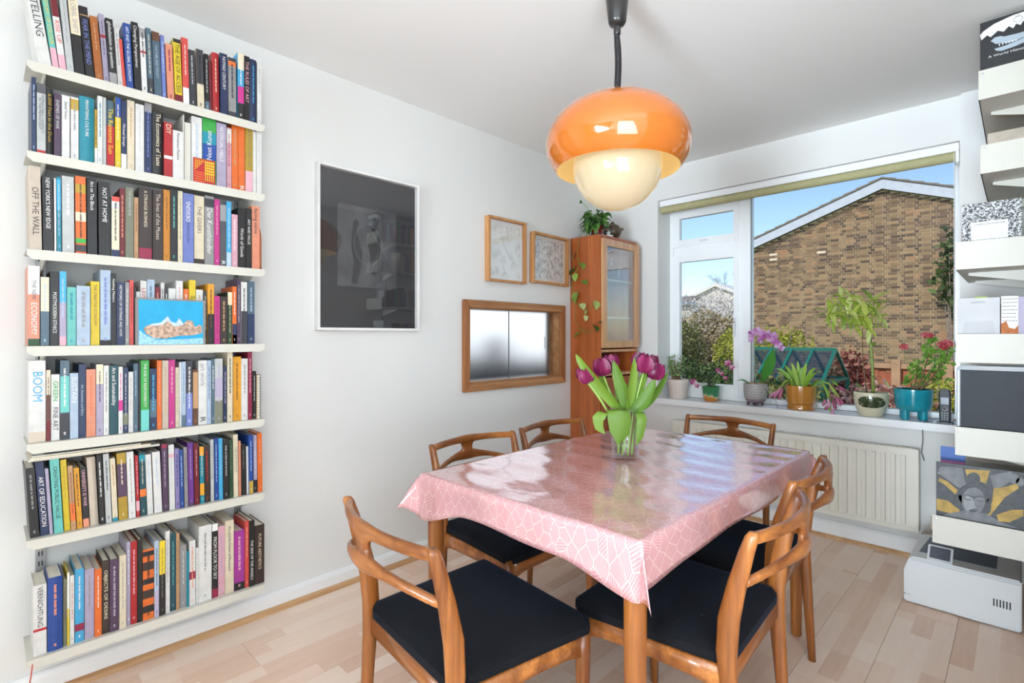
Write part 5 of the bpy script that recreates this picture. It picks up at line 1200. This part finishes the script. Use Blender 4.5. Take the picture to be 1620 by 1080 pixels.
# composition notebook
xl, zb2, zt_ = SHZ[2]; cn_ = thing('composition_notebook', 'black and white marbled notebook with a white title label', 'notebook', (rx_(1520)+.001, YN+.05, zb2)); 
def marble():
    N = NT('marbled_cover'); v = N.coord('Object'); ns = N.noise(v, 95, 3.0, .6); vo = N.n('TexVoronoi', feature='DISTANCE_TO_EDGE'); N.l(v, vo.inputs['Vector']); vo.inputs['Scale'].default_value = 150
    f = N.math('ADD', N.math('MULTIPLY', ns.outputs[0], .8), N.math('MULTIPLY', vo.outputs['Distance'], .6)); N.l(N.ramp(f, [(.40, lin((206, 206, 206))), (.455, lin((34, 34, 38)))], 'CONSTANT'), N.b.inputs['Base Color']); N.b.inputs['Roughness'].default_value = .45; return N.m
cnw, cnh = at(1617, 400, 'y', YN+.05).x-cn_.location.x, at(1520, 325, 'y', YN+.05).z-zb2
B('cover', marble(), (0, cnw, 0, .0015, 0, cnh), cn_); B('pages', PAGES, (.001, cnw-.001, .0015, .010, .001, cnh-.001), cn_); B('cover', ink('charcoal'), (0, cnw, .010, .0115, 0, cnh), cn_)
lx0, lx1 = at(1536, 400, 'y', YN+.05).x-cn_.location.x, at(1595, 400, 'y', YN+.05).x-cn_.location.x; lz1 = at(1540, 352, 'y', YN+.05).z-zb2
lb = B('title_label', WI, (lx0, lx1, -.0008, 0, lz1-.07, lz1), cn_); text('lettering', 'COMPOSITION BOOK', ink('black'), lb, ((lx0+lx1)/2, -.0012, lz1-.011), FACE_NY, (lx1-lx0)*.84, .007)
for q in range(3): B('ruled_line', ink('grey'), (lx0+.012, lx1-.008, -.0011, -.0007, lz1-.024-q*.009, lz1-.0236-q*.009), lb)
# box file and the scribbled book
xl, zb2, zt_ = SHZ[3]
bf = thing('magazine_file', 'pale grey cardboard magazine file with a finger notch on the right shelving', 'file', (at(1514, 500, 'y', YN+.02).x, YN+.02, zb2)); bw = at(1582, 500, 'y', YN+.02).x-bf.location.x; bh = rz_(1514, 472)-zb2
CARD = mat('pale_grey_card', (204, 204, 206), .7); B('body', CARD, (0, bw, 0, .09, 0, bh), bf, bevel=.001)
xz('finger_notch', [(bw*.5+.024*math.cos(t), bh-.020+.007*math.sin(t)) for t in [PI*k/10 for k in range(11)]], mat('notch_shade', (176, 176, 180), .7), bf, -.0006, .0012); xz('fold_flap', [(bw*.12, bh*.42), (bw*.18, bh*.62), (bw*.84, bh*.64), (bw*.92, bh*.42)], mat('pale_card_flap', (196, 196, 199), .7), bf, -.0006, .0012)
B('index_tab', mat('lime_tab', (190, 214, 90), .6), (bw*.42, bw*.7, .03, .032, bh, bh+.006), bf)
sb = thing('book', 'white book with handwriting and an orange-brown splash beside the magazine file', 'book', (at(1584, 500, 'y', YN+.02).x, YN+.02, zb2)); sw = at(1611, 500, 'y', YN+.02).x-sb.location.x; shh = rz_(1584, 468)-zb2
B('cover', ink('white'), (0, sw, 0, .002, 0, shh), sb); B('pages', PAGES, (0, sw, .002, .02, .002, shh-.002), sb); B('cover', ink('lilac'), (sw, sw+.02, .004, .024, 0, shh-.004), sb)
sc0 = sb.children[0]; xz('splash', [(0, shh*.58), (sw*.3, shh*.62), (sw*.45, shh*.52), (sw*.8, shh*.5), (sw, shh*.56), (sw, shh*.16), (sw*.6, shh*.2), (sw*.3, shh*.36), (0, shh*.44)], mat('orange_splash', (190, 112, 60), .7, var=.2, vs=80), sc0)
m = MB()
for q in range(7):
    xq = .003
    while xq < sw-.006: lq = rr_.uniform(.002, .006); m.box(xq, min(xq+lq, sw-.002), -.0011, -.0004, shh*(.95-q*.055), shh*(.95-q*.055)+.0022); xq += lq+.0016
m.build('handwriting', ink('charcoal'), sc0)
# black flat screen
xl, zb2, zt_ = SHZ[4]; lt = thing('laptop', 'closed black laptop standing upright on the right shelving beside the phone', 'laptop', (at(1513, 500, 'y', YN+.02).x, YN+.02, zb2)); lh = rz_(1513, 578)-zb2; lw = XW-.02-lt.location.x
def rrect(w_, h, r, tl=True): return [(0, 0), (w_, 0), (w_, h)]+[(r-r*math.sin(t), h-r+r*math.cos(t)) for t in [PI/2*k/6 for k in range(7)]]
xz('lid', rrect(lw, lh, .016), mat('black_lid_edge', (34, 38, 44), .3), lt, 0, .010); xz('base', rrect(lw, lh, .016), mat('grey_laptop_base', (120, 128, 134), .35, .5), lt, .011, .012)
B('lid_panel', mat('blue_black_panel', (13, 18, 27), .45, var=.25, vs=30, spec=.25), (.012, lw, -.0012, 0, 0, lh-.016), lt); B('edge_strip', ALU, (.006, .0075, -.0012, 0, .02, lh-.02), lt); B('copper_strip', mat('copper_strip', (176, 132, 100), .4), (.05, lw, -.001, 0, lh-.010, lh-.0085), lt)
# carved relief photograph
xl, zb2, zt_ = SHZ[5]; bd = thing('statue_print', 'photographic print of a serene grey stone head with gold carving', 'print', (at(1481, 500, 'y', YN+.02).x, YN+.02, zb2)); pw_ = XW-.02-bd.location.x; ph_ = rz_(1481, 731)-zb2
GD, ST_, SD, SL = mat('print_gold', (176, 142, 62), .5, var=.3, vs=30), mat('print_stone', (112, 114, 116), .5, var=.22, vs=45), mat('print_dark_stone', (66, 68, 72), .5, var=.3, vs=60), mat('print_lit_stone', (146, 148, 150), .5, var=.1, vs=20)
brd = B('board', SD, (0, pw_, 0, .006, 0, ph_), bd)
def bp(u, v): q = at(u, v, 'y', YN+.02); return (q.x-bd.location.x, q.z-zb2)
def bpoly(name, pts, m_, k): return xz(name, [bp(u, v) for u, v in pts], m_, brd, -.0004*(k+1), .0004*(k+1))
bpoly('printed_shape', [(1496, 738), (1522, 740), (1530, 775), (1515, 770), (1490, 752), (1482, 748)], ST_, 1); bpoly('printed_shape', [(1527, 742), (1566, 744), (1560, 765), (1548, 760), (1532, 762)], GD, 1)
bpoly('printed_shape', [(1487, 755), (1500, 762), (1515, 775), (1512, 782), (1494, 766), (1484, 760)], GD, 2); bpoly('printed_shape', [(1482, 788), (1500, 792), (1518, 806), (1518, 814), (1496, 810), (1482, 806)], GD, 2)
bpoly('printed_shape', [(1572, 772), (1590, 770), (1610, 764), (1612, 772), (1590, 786), (1574, 806), (1566, 816), (1562, 812), (1570, 792)], GD, 2); bpoly('printed_shape', [(1576, 814), (1600, 806), (1619, 806), (1619, 816), (1596, 826), (1580, 824)], GD, 2)
bpoly('printed_shape', [(1566, 752), (1600, 745), (1606, 756), (1586, 770), (1572, 772)], ST_, 1); bpoly('printed_shape', [(1500, 812), (1530, 806), (1560, 812), (1584, 826), (1619, 838), (1619, 850), (1482, 834), (1482, 818)], ST_, 3)
for cu, cvv, r in ((1491, 743, 6), (1605, 757, 8), (1614, 762, 7)): bpoly('printed_knob', [(cu+r*math.cos(2*PI*t/14), cvv+r*math.sin(2*PI*t/14)) for t in range(14)], ST_, 3)
def ell(cu, cvv, a, b, n=26, r=0): return [(cu+a*math.cos(2*PI*t/n)*math.cos(r)-b*math.sin(2*PI*t/n)*math.sin(r), cvv+a*math.cos(2*PI*t/n)*math.sin(r)+b*math.sin(2*PI*t/n)*math.cos(r)) for t in range(n)]
bpoly('printed_hair', ell(1540, 757, 11, 10), SD, 4); bpoly('printed_hair', ell(1541, 783, 25, 20), SD, 5); bpoly('printed_ear', ell(1519, 794, 4, 12), SD, 5); bpoly('printed_ear', ell(1564, 800, 4, 12), SD, 5)
bpoly('printed_face', ell(1540, 792, 18.5, 22), ST_, 7); bpoly('printed_cheek', ell(1533, 795, 8, 13), SL, 8)
bpoly('printed_eye', [(1526, 787), (1531, 789.5), (1537, 789), (1537, 790.2), (1531, 791), (1526, 788.2)], SD, 10); bpoly('printed_eye', [(1545, 790), (1551, 792), (1558, 790.5), (1558, 791.5), (1551, 793.5), (1545, 791)], SD, 10)
bpoly('printed_brow', [(1524, 783), (1531, 783), (1539, 787), (1540, 796), (1542, 787), (1550, 785), (1559, 787), (1559, 785.8), (1550, 783.6), (1541, 785), (1531, 781.5), (1524, 782)], SD, 10); bpoly('printed_nose', [(1540, 787), (1542, 800), (1545, 802), (1541, 803.5), (1536, 801.5), (1538.5, 799)], SL, 11)
bpoly('printed_lips', [(1532, 806), (1539, 804.8), (1541, 805.4), (1548, 807), (1541, 810), (1536, 809)], SD, 11)
rk = random.Random(9); m = MB()
for q in range(70):
    t = rk.uniform(PI*1.02, PI*1.98); f = rk.uniform(.80, 1.0); u, v = 1541+24*f*math.cos(t), 782+19*f*math.sin(t); X_, Z_ = bp(u, v); m.lathe([(0, .0042), (.0016, .0034), (.0022, .002)], 6, (0, 0, 0)); n6 = len(m.v)
    for i in range(n6-18, n6): vx, vy, vz = m.v[i]; m.v[i] = (X_+vx, -vz, Z_+vy)
m.build('printed_curls', ST_, brd)['kind'] = 'stuff'
# storage box with magazines and a blue card behind the print
bx = tag(B('storage_box', mat('white_box_card', (214, 213, 210), .6), (rx_(1486)+.002, XW-.02, YN+.05, YN+.34, SHZ[5][1], SHZ[5][1]+.245), bevel=.002), 'white box behind the stone head print on the lowest right shelf', 'box'); zs = SHZ[5][1]+.245
for k, (cnm, dd) in enumerate((('white', 0), ('pale grey', .006), ('grey', -.004), ('pale grey', .002), ('white', .004))):
    mg = thing('magazine', ['lowest', 'second lowest', 'middle', 'second highest', 'topmost'][k]+' magazine lying on the white box above the stone head print', 'magazine', (0, 0, zs+.0006+k*.0085), 0, 'magazines on the white box')
    B('pages', PAGES, (rx_(1486)+.006+dd, XW-.03, YN+.045, YN+.30, .0006, .0072), mg); B('cover', ink(cnm), (rx_(1486)+.005+dd, XW-.03, YN+.044, YN+.30, .0072, .008), mg); B('cover', ink(cnm), (rx_(1486)+.005+dd, XW-.03, YN+.044, YN+.30, 0, .0006), mg)
zs += .045; bc = thing('card', 'small blue card with a pink lower edge beside the shelf end', 'card', (at(1488, 500, 'y', YN+.12).x, YN+.12, zs)); bwid = at(1512, 500, 'y', YN+.12).x-bc.location.x
B('sheet', mat('blue_card', (60, 98, 170), .5), (0, bwid+.03, 0, .002, .018, .075), bc); B('pink_edge', mat('pink_card', (206, 120, 176), .5), (0, bwid+.03, -.0005, .002, .0, .018), bc)
# laser printer on the floor
pr_ = thing('printer', 'white desktop laser printer on the floor under the right shelving', 'printer', (1.93, 2.868, 0)); PRW = mat('printer_white', (214, 215, 216), .4, var=.01); PRD = mat('printer_slate', (74, 88, 106), .45)
Hp = .208
m = MB(); prof = [(0, .003), (.375, .003), (.375, Hp), (.05, Hp), (.02, Hp-.004), (.006, Hp-.05), (0, Hp-.06)]
m.prism(prof, 'y', 0, .372); m.build('body', PRW, pr_, bevel=.006)
B('front_cover', PRW, (.026, .372, -.007, .0, .012, Hp-.012), pr_, bevel=.003)
MB().loft([[(.045, .085, Hp+.0003), (.30, .085, Hp+.0003), (.30, .33, Hp+.0003), (.06, .33, Hp+.0003)], [(.045, .085, Hp+.0012), (.30, .085, Hp+.0012), (.30, .33, Hp+.0012), (.06, .33, Hp+.0012)]]).build('output_tray', PRD, pr_)
for q in range(6): B('vent_slot', mat('vent_dark', (36, 38, 42), .6), (.292+q*.0095, .2965+q*.0095, -.0078, -.006, .088, .118), pr_)
for q in range(6): B('ridge', PRW, (.2915+q*.0095, .2925+q*.0095, -.0076, -.006, .02, Hp-.02), pr_)
cp = MB().prism([(.002, Hp+.001), (.016, Hp+.001), (.070, Hp+.044), (.062, Hp+.052)], 'x', .08, .165); o = cp.build('control_panel', PRW, pr_, bevel=.002)
MB().loft([[(x, .012, Hp+.0095) for x in (.088, .157)]+[(x, .055, Hp+.0462) for x in (.157, .088)], [(x, .0108, Hp+.0108) for x in (.088, .157)]+[(x, .0538, Hp+.0475) for x in (.157, .088)]]).build('touch_screen', mat('panel_screen', (88, 92, 102), .2), o)
B('tray_handle', PRW, (.17, .26, -.0095, -.006, .008, .020), pr_, bevel=.001); B('tray_seam', mat('seam_grey', (140, 142, 146), .5), (-.0006, .024, -.0006, .3, .036, .038), pr_)
# lead on the floor and pipe foot
# ------------------------------------------------------------------ garden and houses outside
GZ0 = -1.25
def grass():
    N = NT('lawn'); ns = N.noise(N.coord('Object'), 1.2, 6.0, .7); N.l(N.ramp(ns.outputs[0], [(.3, lin((84, 104, 54))), (.7, lin((130, 146, 82)))]), N.b.inputs['Base Color']); N.b.inputs['Roughness'].default_value = .95; return N.m
tag(B('garden_lawn', grass(), (-60, 40, BY+.3, 90, GZ0-.1, GZ0)), 'green lawn of the garden below the window', 'lawn', kind='structure')
YG = 17.0
def gp(u, v, y=YG): return at(u, v, 'y', y)
rid = gp(1397, 300); e0 = gp(1187, 397); sl = (rid.z-e0.z)/(rid.x-e0.x); xl_ = gp(1179, 500).x; xr_ = 2*rid.x-xl_
ho = thing('brick_house', 'yellow-brown brick gable house with white bargeboards beyond the fence', 'house', (rid.x, YG, GZ0)); HX0, HX1 = xl_-rid.x, xr_-rid.x; ZR = rid.z-GZ0; ZE = ZR-sl*(rid.x-xl_)
MORT = mat('cream_mortar', (226, 212, 180), .95, var=.1, vs=6)
MB().prism([(HX0, 0), (HX1, 0), (HX1, ZE), (0, ZR), (HX0, ZE)], 'y', 0, .25).build('wall', MORT, ho); wall_h = ho.children[-1]
def brickm():
    N = NT('stock_brick'); g = N.n('NewGeometry'); oi = N.n('ObjectInfo'); r = N.math('FRACT', N.math('ADD', g.outputs['Random Per Island'], N.math('MULTIPLY', oi.outputs['Random'], 7.3)))
    ns = N.noise(N.coord('Object'), 9, 3.0); f = N.math('ADD', N.math('MULTIPLY', r, .85), N.math('MULTIPLY', ns.outputs[0], .15))
    N.l(N.ramp(f, [(.05, lin((84, 68, 58))), (.35, lin((118, 94, 74))), (.6, lin((142, 116, 88))), (.85, lin((160, 132, 100))), (.97, lin((168, 118, 86)))]), N.b.inputs['Base Color']); N.b.inputs['Roughness'].default_value = .9; return N.m
BR = brickm(); WB = mat('pale_brick', (222, 206, 180), .9); rest = MB(); ST0 = HD0 = None; cnt = 0; cz, row = .01, 0
near = []
while cz+.065 < ZR:
    x = HX0+.005 if row % 2 == 0 else HX0+.005-.056; k = row
    half = (ZR-(cz+.065))/sl if cz+.065 > ZE else 99
    while x < HX1-.01:
        wl = .215 if k % 2 == 0 else .1025
        a, b = max(x, HX0+.004, -half), min(x+wl, HX1-.004, half)
        if b-a > .04:
            if abs((b-a)-wl) < .003 and wl > .2: near.append((a, cz))
            else: rest.box(a, b, -.012, .002, cz, cz+.0625)
        x += wl+.010; k += 1
    cz += .075; row += 1
# the bricks seen largest through the panes are single bricks, the others one mass
def vis(a):
    wx, wz = a[0]+rid.x, a[1]+GZ0; q = Vector((wx, YG, wz))-CAM; d = q.dot(FW); u = CX+FPX*q.dot(RT)/d; v = HY-FPX*q.z/d; return u, v
cand = [a for a in near if 1190 < vis(a)[0] < 1500 and 300 < vis(a)[1] < 560]; cand.sort(key=lambda a: -vis(a)[0]); single = set(cand[:296]); WHITE = [(1220, 405), (1221, 412), (1270, 404), (1292, 401)]
for a in near:
    u, v = vis(a)
    if a in single:
        if ST0 is None: ST0 = MB().box(0, .213, -.012, .002, 0, .0625).build('brick', BR, wall_h); o = ST0
        else: o = ST0.copy(); COL.objects.link(o)
        o.location = (a[0], 0, a[1])
    elif any(abs(u+6-wu) < 7.0 and abs(v-wv) < 2.4 for wu, wv in WHITE): MB().box(a[0], a[0]+.215, -.014, .002, a[1], a[1]+.065).build('pale_brick', WB, wall_h)
    else: rest.box(a[0], a[0]+.213, -.012, .002, a[1], a[1]+.0625)
rest.build('brickwork', BR, wall_h)['kind'] = 'stuff'
BARGE = mat('white_bargeboard', (190, 198, 210), .5); ov = .25; TIL = mat('grey_roof_tile', (126, 118, 104), .85, var=.2, vs=4)
for s in (-1, 1):
    X_ = s*(abs(HX0)+ov); zz = ZR-sl*abs(X_)
    MB().prism([(0, ZR+.0), (X_, zz), (X_, zz+.26), (0, ZR+.26)], 'y', -.16, -.12).build('bargeboard', BARGE, ho)
    MB().prism([(0, ZR+.02), (X_, zz+.02), (X_, zz+.05), (0, ZR+.05)], 'y', -.12, .0).build('soffit', mat('dark_soffit', (96, 98, 104), .7), ho)
    MB().prism([(0, ZR+.24), (X_, zz+.24), (X_, zz+.28), (0, ZR+.28)], 'y', -.12, 6.0).build('roof', TIL, ho); rf = ho.children[-1]
    L = math.hypot(X_, ZR-zz); nt_ = int(L/.30); t0 = None
    for k in range(nt_):
        f0 = k/nt_; xx = X_*(1-f0)
        if t0 is None: t0 = MB().prism([(0, 0), (-s*.33, sl*.33), (-s*.33, sl*.33+.03), (0, .06)], 'y', -.19, .2).build('roof_tile', TIL, rf); o = t0
        else: o = t0.copy(); COL.objects.link(o)
        o.location = (xx, 0, ZR-sl*abs(xx)+.27)
# white house further away
yw = 44.0; wp = at(1133, 453, 'y', yw); w0, w1 = at(1092, 473, 'y', yw), at(1180, 470, 'y', yw); wh = thing('white_house', 'pale rendered house gable seen beyond the garden shrubs', 'house', (wp.x, yw, GZ0)); zr, ze = wp.z-GZ0, w0.z-GZ0; xa = w0.x-wp.x
MB().prism([(xa, 0), (-xa, 0), (-xa, ze), (0, zr), (xa, ze)], 'y', 0, 6).build('wall', mat('pale_render', (222, 214, 206), .8, var=.06, vs=1.0), wh)
for s in (-1, 1): MB().prism([(0, zr), (s*(abs(xa)+.6), ze-.28), (s*(abs(xa)+.6), ze+.0), (0, zr+.3)], 'y', -.3, 6.3).build('roof', mat('white_verge', (224, 222, 220), .6), wh)
yb_ = 32.0; b0, b1 = at(1055, 474, 'y', yb_), at(1094, 480, 'y', yb_); lo_ = thing('low_house', 'low grey-roofed house at the left edge of the casement view', 'house', (b1.x, yb_, GZ0)); z_ = b1.z-GZ0; xw = b0.x-b1.x-2
B('wall', mat('cream_render', (196, 188, 172), .8), (xw, 0, .3, 1.3, 0, z_), lo_); B('window', mat('dark_far_window', (96, 106, 118), .3), (xw+.6, -.9, .25, .3, z_-1.4, z_-.5), lo_); MB().prism([(-.0, z_), (1.4, z_+.5), (1.4, z_+.6), (0, z_+.12)], 'x', xw, .1).build('roof', mat('slate_roof', (118, 112, 104), .8), lo_); B('gutter', mat('blue_gutter', (120, 140, 164), .5), (xw, .3, -.1, 0, z_-.05, z_+.1), lo_)
def tree(name, label, base, hgt, spread, seed, m_, depth=5, th=.06):
    rt2 = random.Random(seed); m = MB()
    def br(p, d, L, r, k):
        e = p+d*L; m.tube([p, p+d*L*.5+Vector((rt2.uniform(-1, 1), rt2.uniform(-1, 1), 0))*L*.05, e], [r, r*.8, r*.6], 5 if k > 2 else 3)
        if k == 0: return
        for q in range(3): nd = (d+Vector((rt2.gauss(0, spread), rt2.gauss(0, spread), rt2.gauss(.15, .3)))).normalized(); br(p+d*L*rt2.uniform(.55, 1.0), nd, L*rt2.uniform(.6, .8), r*.55, k-1)
    t = thing(name, label, 'tree', base); br(Vector((0, 0, 0)), Vector((0, 0, 1)), hgt*.34, th, depth); m.build('branches', m_, t, fix=False)
TWIG = mat('bare_twig', (128, 118, 112), .9); q = at(1092, 560, 'y', 36.5); tree('bare_tree', 'leafless tree behind the low house in the casement view', (q.x, 36.5, GZ0), 6.2, .5, 3, TWIG, 6, .13); q = at(1166, 560, 'y', 58); tree('bare_tree', 'leafless tall tree right of the pale house gable', (q.x, 58, GZ0), 12.5, .42, 9, TWIG, 6, .16)
def bush(name, label, c, rad, n, size, m_, seed, twigs=14, shape=.9, tw=None):
    rb_ = random.Random(seed); m = MB(); cx2, cy2, cz2 = c; t = thing(name, label, 'shrub', (cx2, cy2, GZ0)); cz2 -= GZ0
    for k in range(n):
        d = Vector((rb_.gauss(0, 1), rb_.gauss(0, 1), rb_.gauss(0, 1))).normalized()*(rb_.random()**.4); p = Vector((d.x*rad[0], d.y*rad[1], cz2+d.z*rad[2]*(1+.15*math.sin(d.x*9+seed)))); a = Vector((rb_.gauss(0, 1), rb_.gauss(0, 1), rb_.gauss(0, 1))).normalized(); b = a.orthogonal().normalized(); s = size*rb_.uniform(.5, 1.3)
        m.add([p, p+a*s*.5+b*s*.28, p+a*s, p+a*s*.5-b*s*.28], [(0, 1, 2, 3)])
    m.build('foliage', m_, t, fix=False)['kind'] = 'stuff'; m = MB()
    for k in range(twigs): a = rb_.uniform(0, 6.3); f = rb_.uniform(.3, .95); m.tube(bez((0, 0, 0), (rad[0]*.2*math.cos(a), rad[1]*.2*math.sin(a), cz2*.6), (rad[0]*f*math.cos(a), rad[1]*f*math.sin(a), cz2+rad[2]*.8*rb_.uniform(-.2, 1)), 5), [.03, .026, .02, .014, .01, .006], 4)
    m.build('branches', tw or TWIG, t, fix=False)
BLO = leafmat('white_blossom', [(.1, (168, 160, 150)), (.4, (214, 208, 206)), (.8, (238, 234, 234))], .8, .3); OLV = leafmat('olive_shrub', [(.1, (62, 74, 36)), (.5, (104, 112, 58)), (.9, (150, 148, 92))], .7, .3); BRN = leafmat('dry_shrub', [(.1, (98, 86, 54)), (.35, (150, 134, 92)), (.65, (188, 168, 132)), (.95, (222, 208, 184))], .8, .3); YGR = leafmat('yellow_shrub', [(.1, (120, 130, 40)), (.5, (172, 174, 58)), (.9, (206, 202, 96))], .7, .35); DGR = leafmat('dark_shrub', [(.1, (36, 52, 28)), (.5, (64, 86, 42)), (.9, (106, 128, 70))], .7, .25); RDB = leafmat('russet_shrub', [(.1, (92, 40, 34)), (.5, (142, 70, 56)), (.9, (188, 140, 120))], .8, .3)
def bpos(u, v, y): q = at(u, v, 'y', y); return (q.x, y, q.z)
bush('blossom_tree', 'white blossoming tree in front of the pale gable', bpos(1134, 500, 20), (2.1, 1.4, 1.0), 5200, .085, BLO, 1); bush('dry_shrub', 'beige twiggy shrub in the middle of the casement view', bpos(1120, 545, 10.8), (1.15, .7, .72), 6000, .075, BRN, 2, 40); bush('olive_shrub', 'olive green shrub at the left of the casement view', bpos(1076, 552, 9.8), (.5, .5, .62), 2600, .065, OLV, 3)
bush('yellow_shrub', 'yellow-green shrub at the right edge of the casement', bpos(1166, 558, 9.2), (.42, .4, .42), 1800, .065, YGR, 4); bush('dark_shrub', 'dark green low shrub below the casement', bpos(1118, 606, 8.3), (1.1, .5, .36), 4000, .065, DGR, 5); bush('gold_shrub', 'small yellow-leaved shrub against the brick house above the greenhouse', bpos(1238, 541, 14.5), (.75, .3, .42), 500, .12, YGR, 6)
bush('russet_shrub', 'russet shrub between the greenhouse and the fence', bpos(1346, 600, 8.2), (.26, .3, .40), 650, .09, RDB, 7); bush('hydrangea_shrub', 'dried brownish hydrangea bush in front of the fence', bpos(1392, 636, 7.6), (.55, .35, .20), 1000, .08, leafmat('dried_hydrangea', [(.1, (120, 70, 58)), (.5, (170, 118, 104)), (.9, (212, 180, 166))], .8, .3), 8); bush('climber_shrub', 'green climber leaves at the right edge of the brick gable', bpos(1507, 425, 16.6), (.35, .15, 1.0), 220, .22, DGR, 9, 6); bush('mossy_shrub', 'mossy ochre shrub seen beside the phone', bpos(1482, 628, 8), (.22, .3, .22), 500, .07, YGR, 10); bush('grey_shrub', 'greyish shrub behind the orchid pot', bpos(1222, 622, 6.4), (.55, .4, .25), 1200, .07, OLV, 12)
# green greenhouse
yg = 7.2; GG = mat('green_painted_aluminium', (18, 108, 92), .45); gh = thing('greenhouse', 'small green-framed glass greenhouse in the garden', 'greenhouse', (0, 0, 0)); xa, xb = at(1192, 553, 'y', yg).x, at(1322, 553, 'y', yg).x; zrg = at(1322, 553, 'y', yg).z; ye = yg-.62; zeg = at(1305, 608, 'y', ye).z; yb2 = yg+.62
m = MB(); r_ = .022
def bar(nm, a, b, r=r_): return MB().tube([a, b], r, 4).build(nm, GG, gh)
bar('ridge_bar', (xa, yg, zrg), (xb, yg, zrg), .03); bar('eave_bar', (xa, ye, zeg), (xb, ye, zeg)); bar('eave_bar', (xa, yb2, zeg), (xb, yb2, zeg)); nb_ = 4; GP = pane_mat('greenhouse_glass', (226, 230, 236), 1.8)
for k in range(nb_+1):
    x = xa+(xb-xa)*k/nb_; bar('rafter', (x, yg, zrg), (x, ye, zeg)); bar('rafter', (x, yg, zrg), (x, yb2, zeg))
    bar('post', (x, ye, zeg), (x, ye, GZ0), .028); bar('post', (x, yb2, zeg), (x, yb2, GZ0), .028)
    if k < nb_:
        x2 = xa+(xb-xa)*(k+1)/nb_
        for (ya, za), (yb3, zb3) in (((yg, zrg), (ye, zeg)), ((yg, zrg), (yb2, zeg)), ((ye, zeg), (ye, GZ0+.1)), ((yb2, zeg), (yb2, GZ0+.1))): MB().add([(x+.02, ya, za), (x2-.02, ya, za), (x2-.02, yb3, zb3), (x+.02, yb3, zb3), (x+.02, ya+.004, za+.003), (x2-.02, ya+.004, za+.003), (x2-.02, yb3+.004, zb3+.003), (x+.02, yb3+.004, zb3+.003)], [(0, 1, 2, 3), (7, 6, 5, 4), (0, 4, 5, 1), (1, 5, 6, 2), (2, 6, 7, 3), (3, 7, 4, 0)]).build('pane', GP, gh)
bar('end_tie', (xb, ye, zeg), (xb, yb2, zeg)); bar('mid_rail', (xa, ye, zeg-.5), (xb, ye, zeg-.5))
# timber fence
yfn = 10.5; FB = mat('red_brown_fence', (160, 92, 66), .85, var=.2, vs=5); FP = mat('weathered_post', (176, 140, 108), .85, var=.15, vs=4); fe = thing('timber_fence', 'red-brown timber fence with pale posts below the brick gable', 'fence', (0, yfn, GZ0)); xf0, xf1 = at(1328, 570, 'y', yfn).x, at(1560, 570, 'y', yfn).x; zf = at(1420, 573, 'y', yfn).z-GZ0
k = 0; x = xf0; b0_ = None
while x < xf1:
    if b0_ is None: b0_ = MB().box(0, .108, 0, .018, .02, zf-.06).build('board', FB, fe); o = b0_
    else: o = b0_.copy(); COL.objects.link(o)
    o.location = (x, .018*(k % 2), 0); x += .112; k += 1
for z in (.35, 1.0, zf-.10): B('rail', FP if z > 1.2 else FB, (xf0, xf1, -.04, 0, z, z+.06), fe)
for u in (1352, 1418, 1500): q = at(u, 570, 'y', yfn).x; B('post', FP, (q-.06, q+.06, -.07, .05, 0, zf+.05), fe)
B('capping', FP, (xf0, xf1, -.03, .06, zf-.06, zf-.02), fe)

# ------------------------------------------------------------------ fit the lettering
bpy.context.view_layer.update(); dg = bpy.context.evaluated_depsgraph_get()
for o, mw, mh in TEXTS:
    d = o.dimensions
    if not (d.x > 0 and d.y > 0): continue
    s = min(mw/d.x, mh/d.y); sx = min(mw/d.x, s*1.5)
    me = bpy.data.meshes.new_from_object(o.evaluated_get(dg)); me.transform(Matrix.Diagonal((sx, s, 1, 1)))
    n = bpy.data.objects.new(o.name, me); COL.objects.link(n); n.parent = o.parent; n.location = o.location; n.rotation_euler = o.rotation_euler; n['kind'] = 'stuff'
    nm = o.name; bpy.data.objects.remove(o); n.name = nm
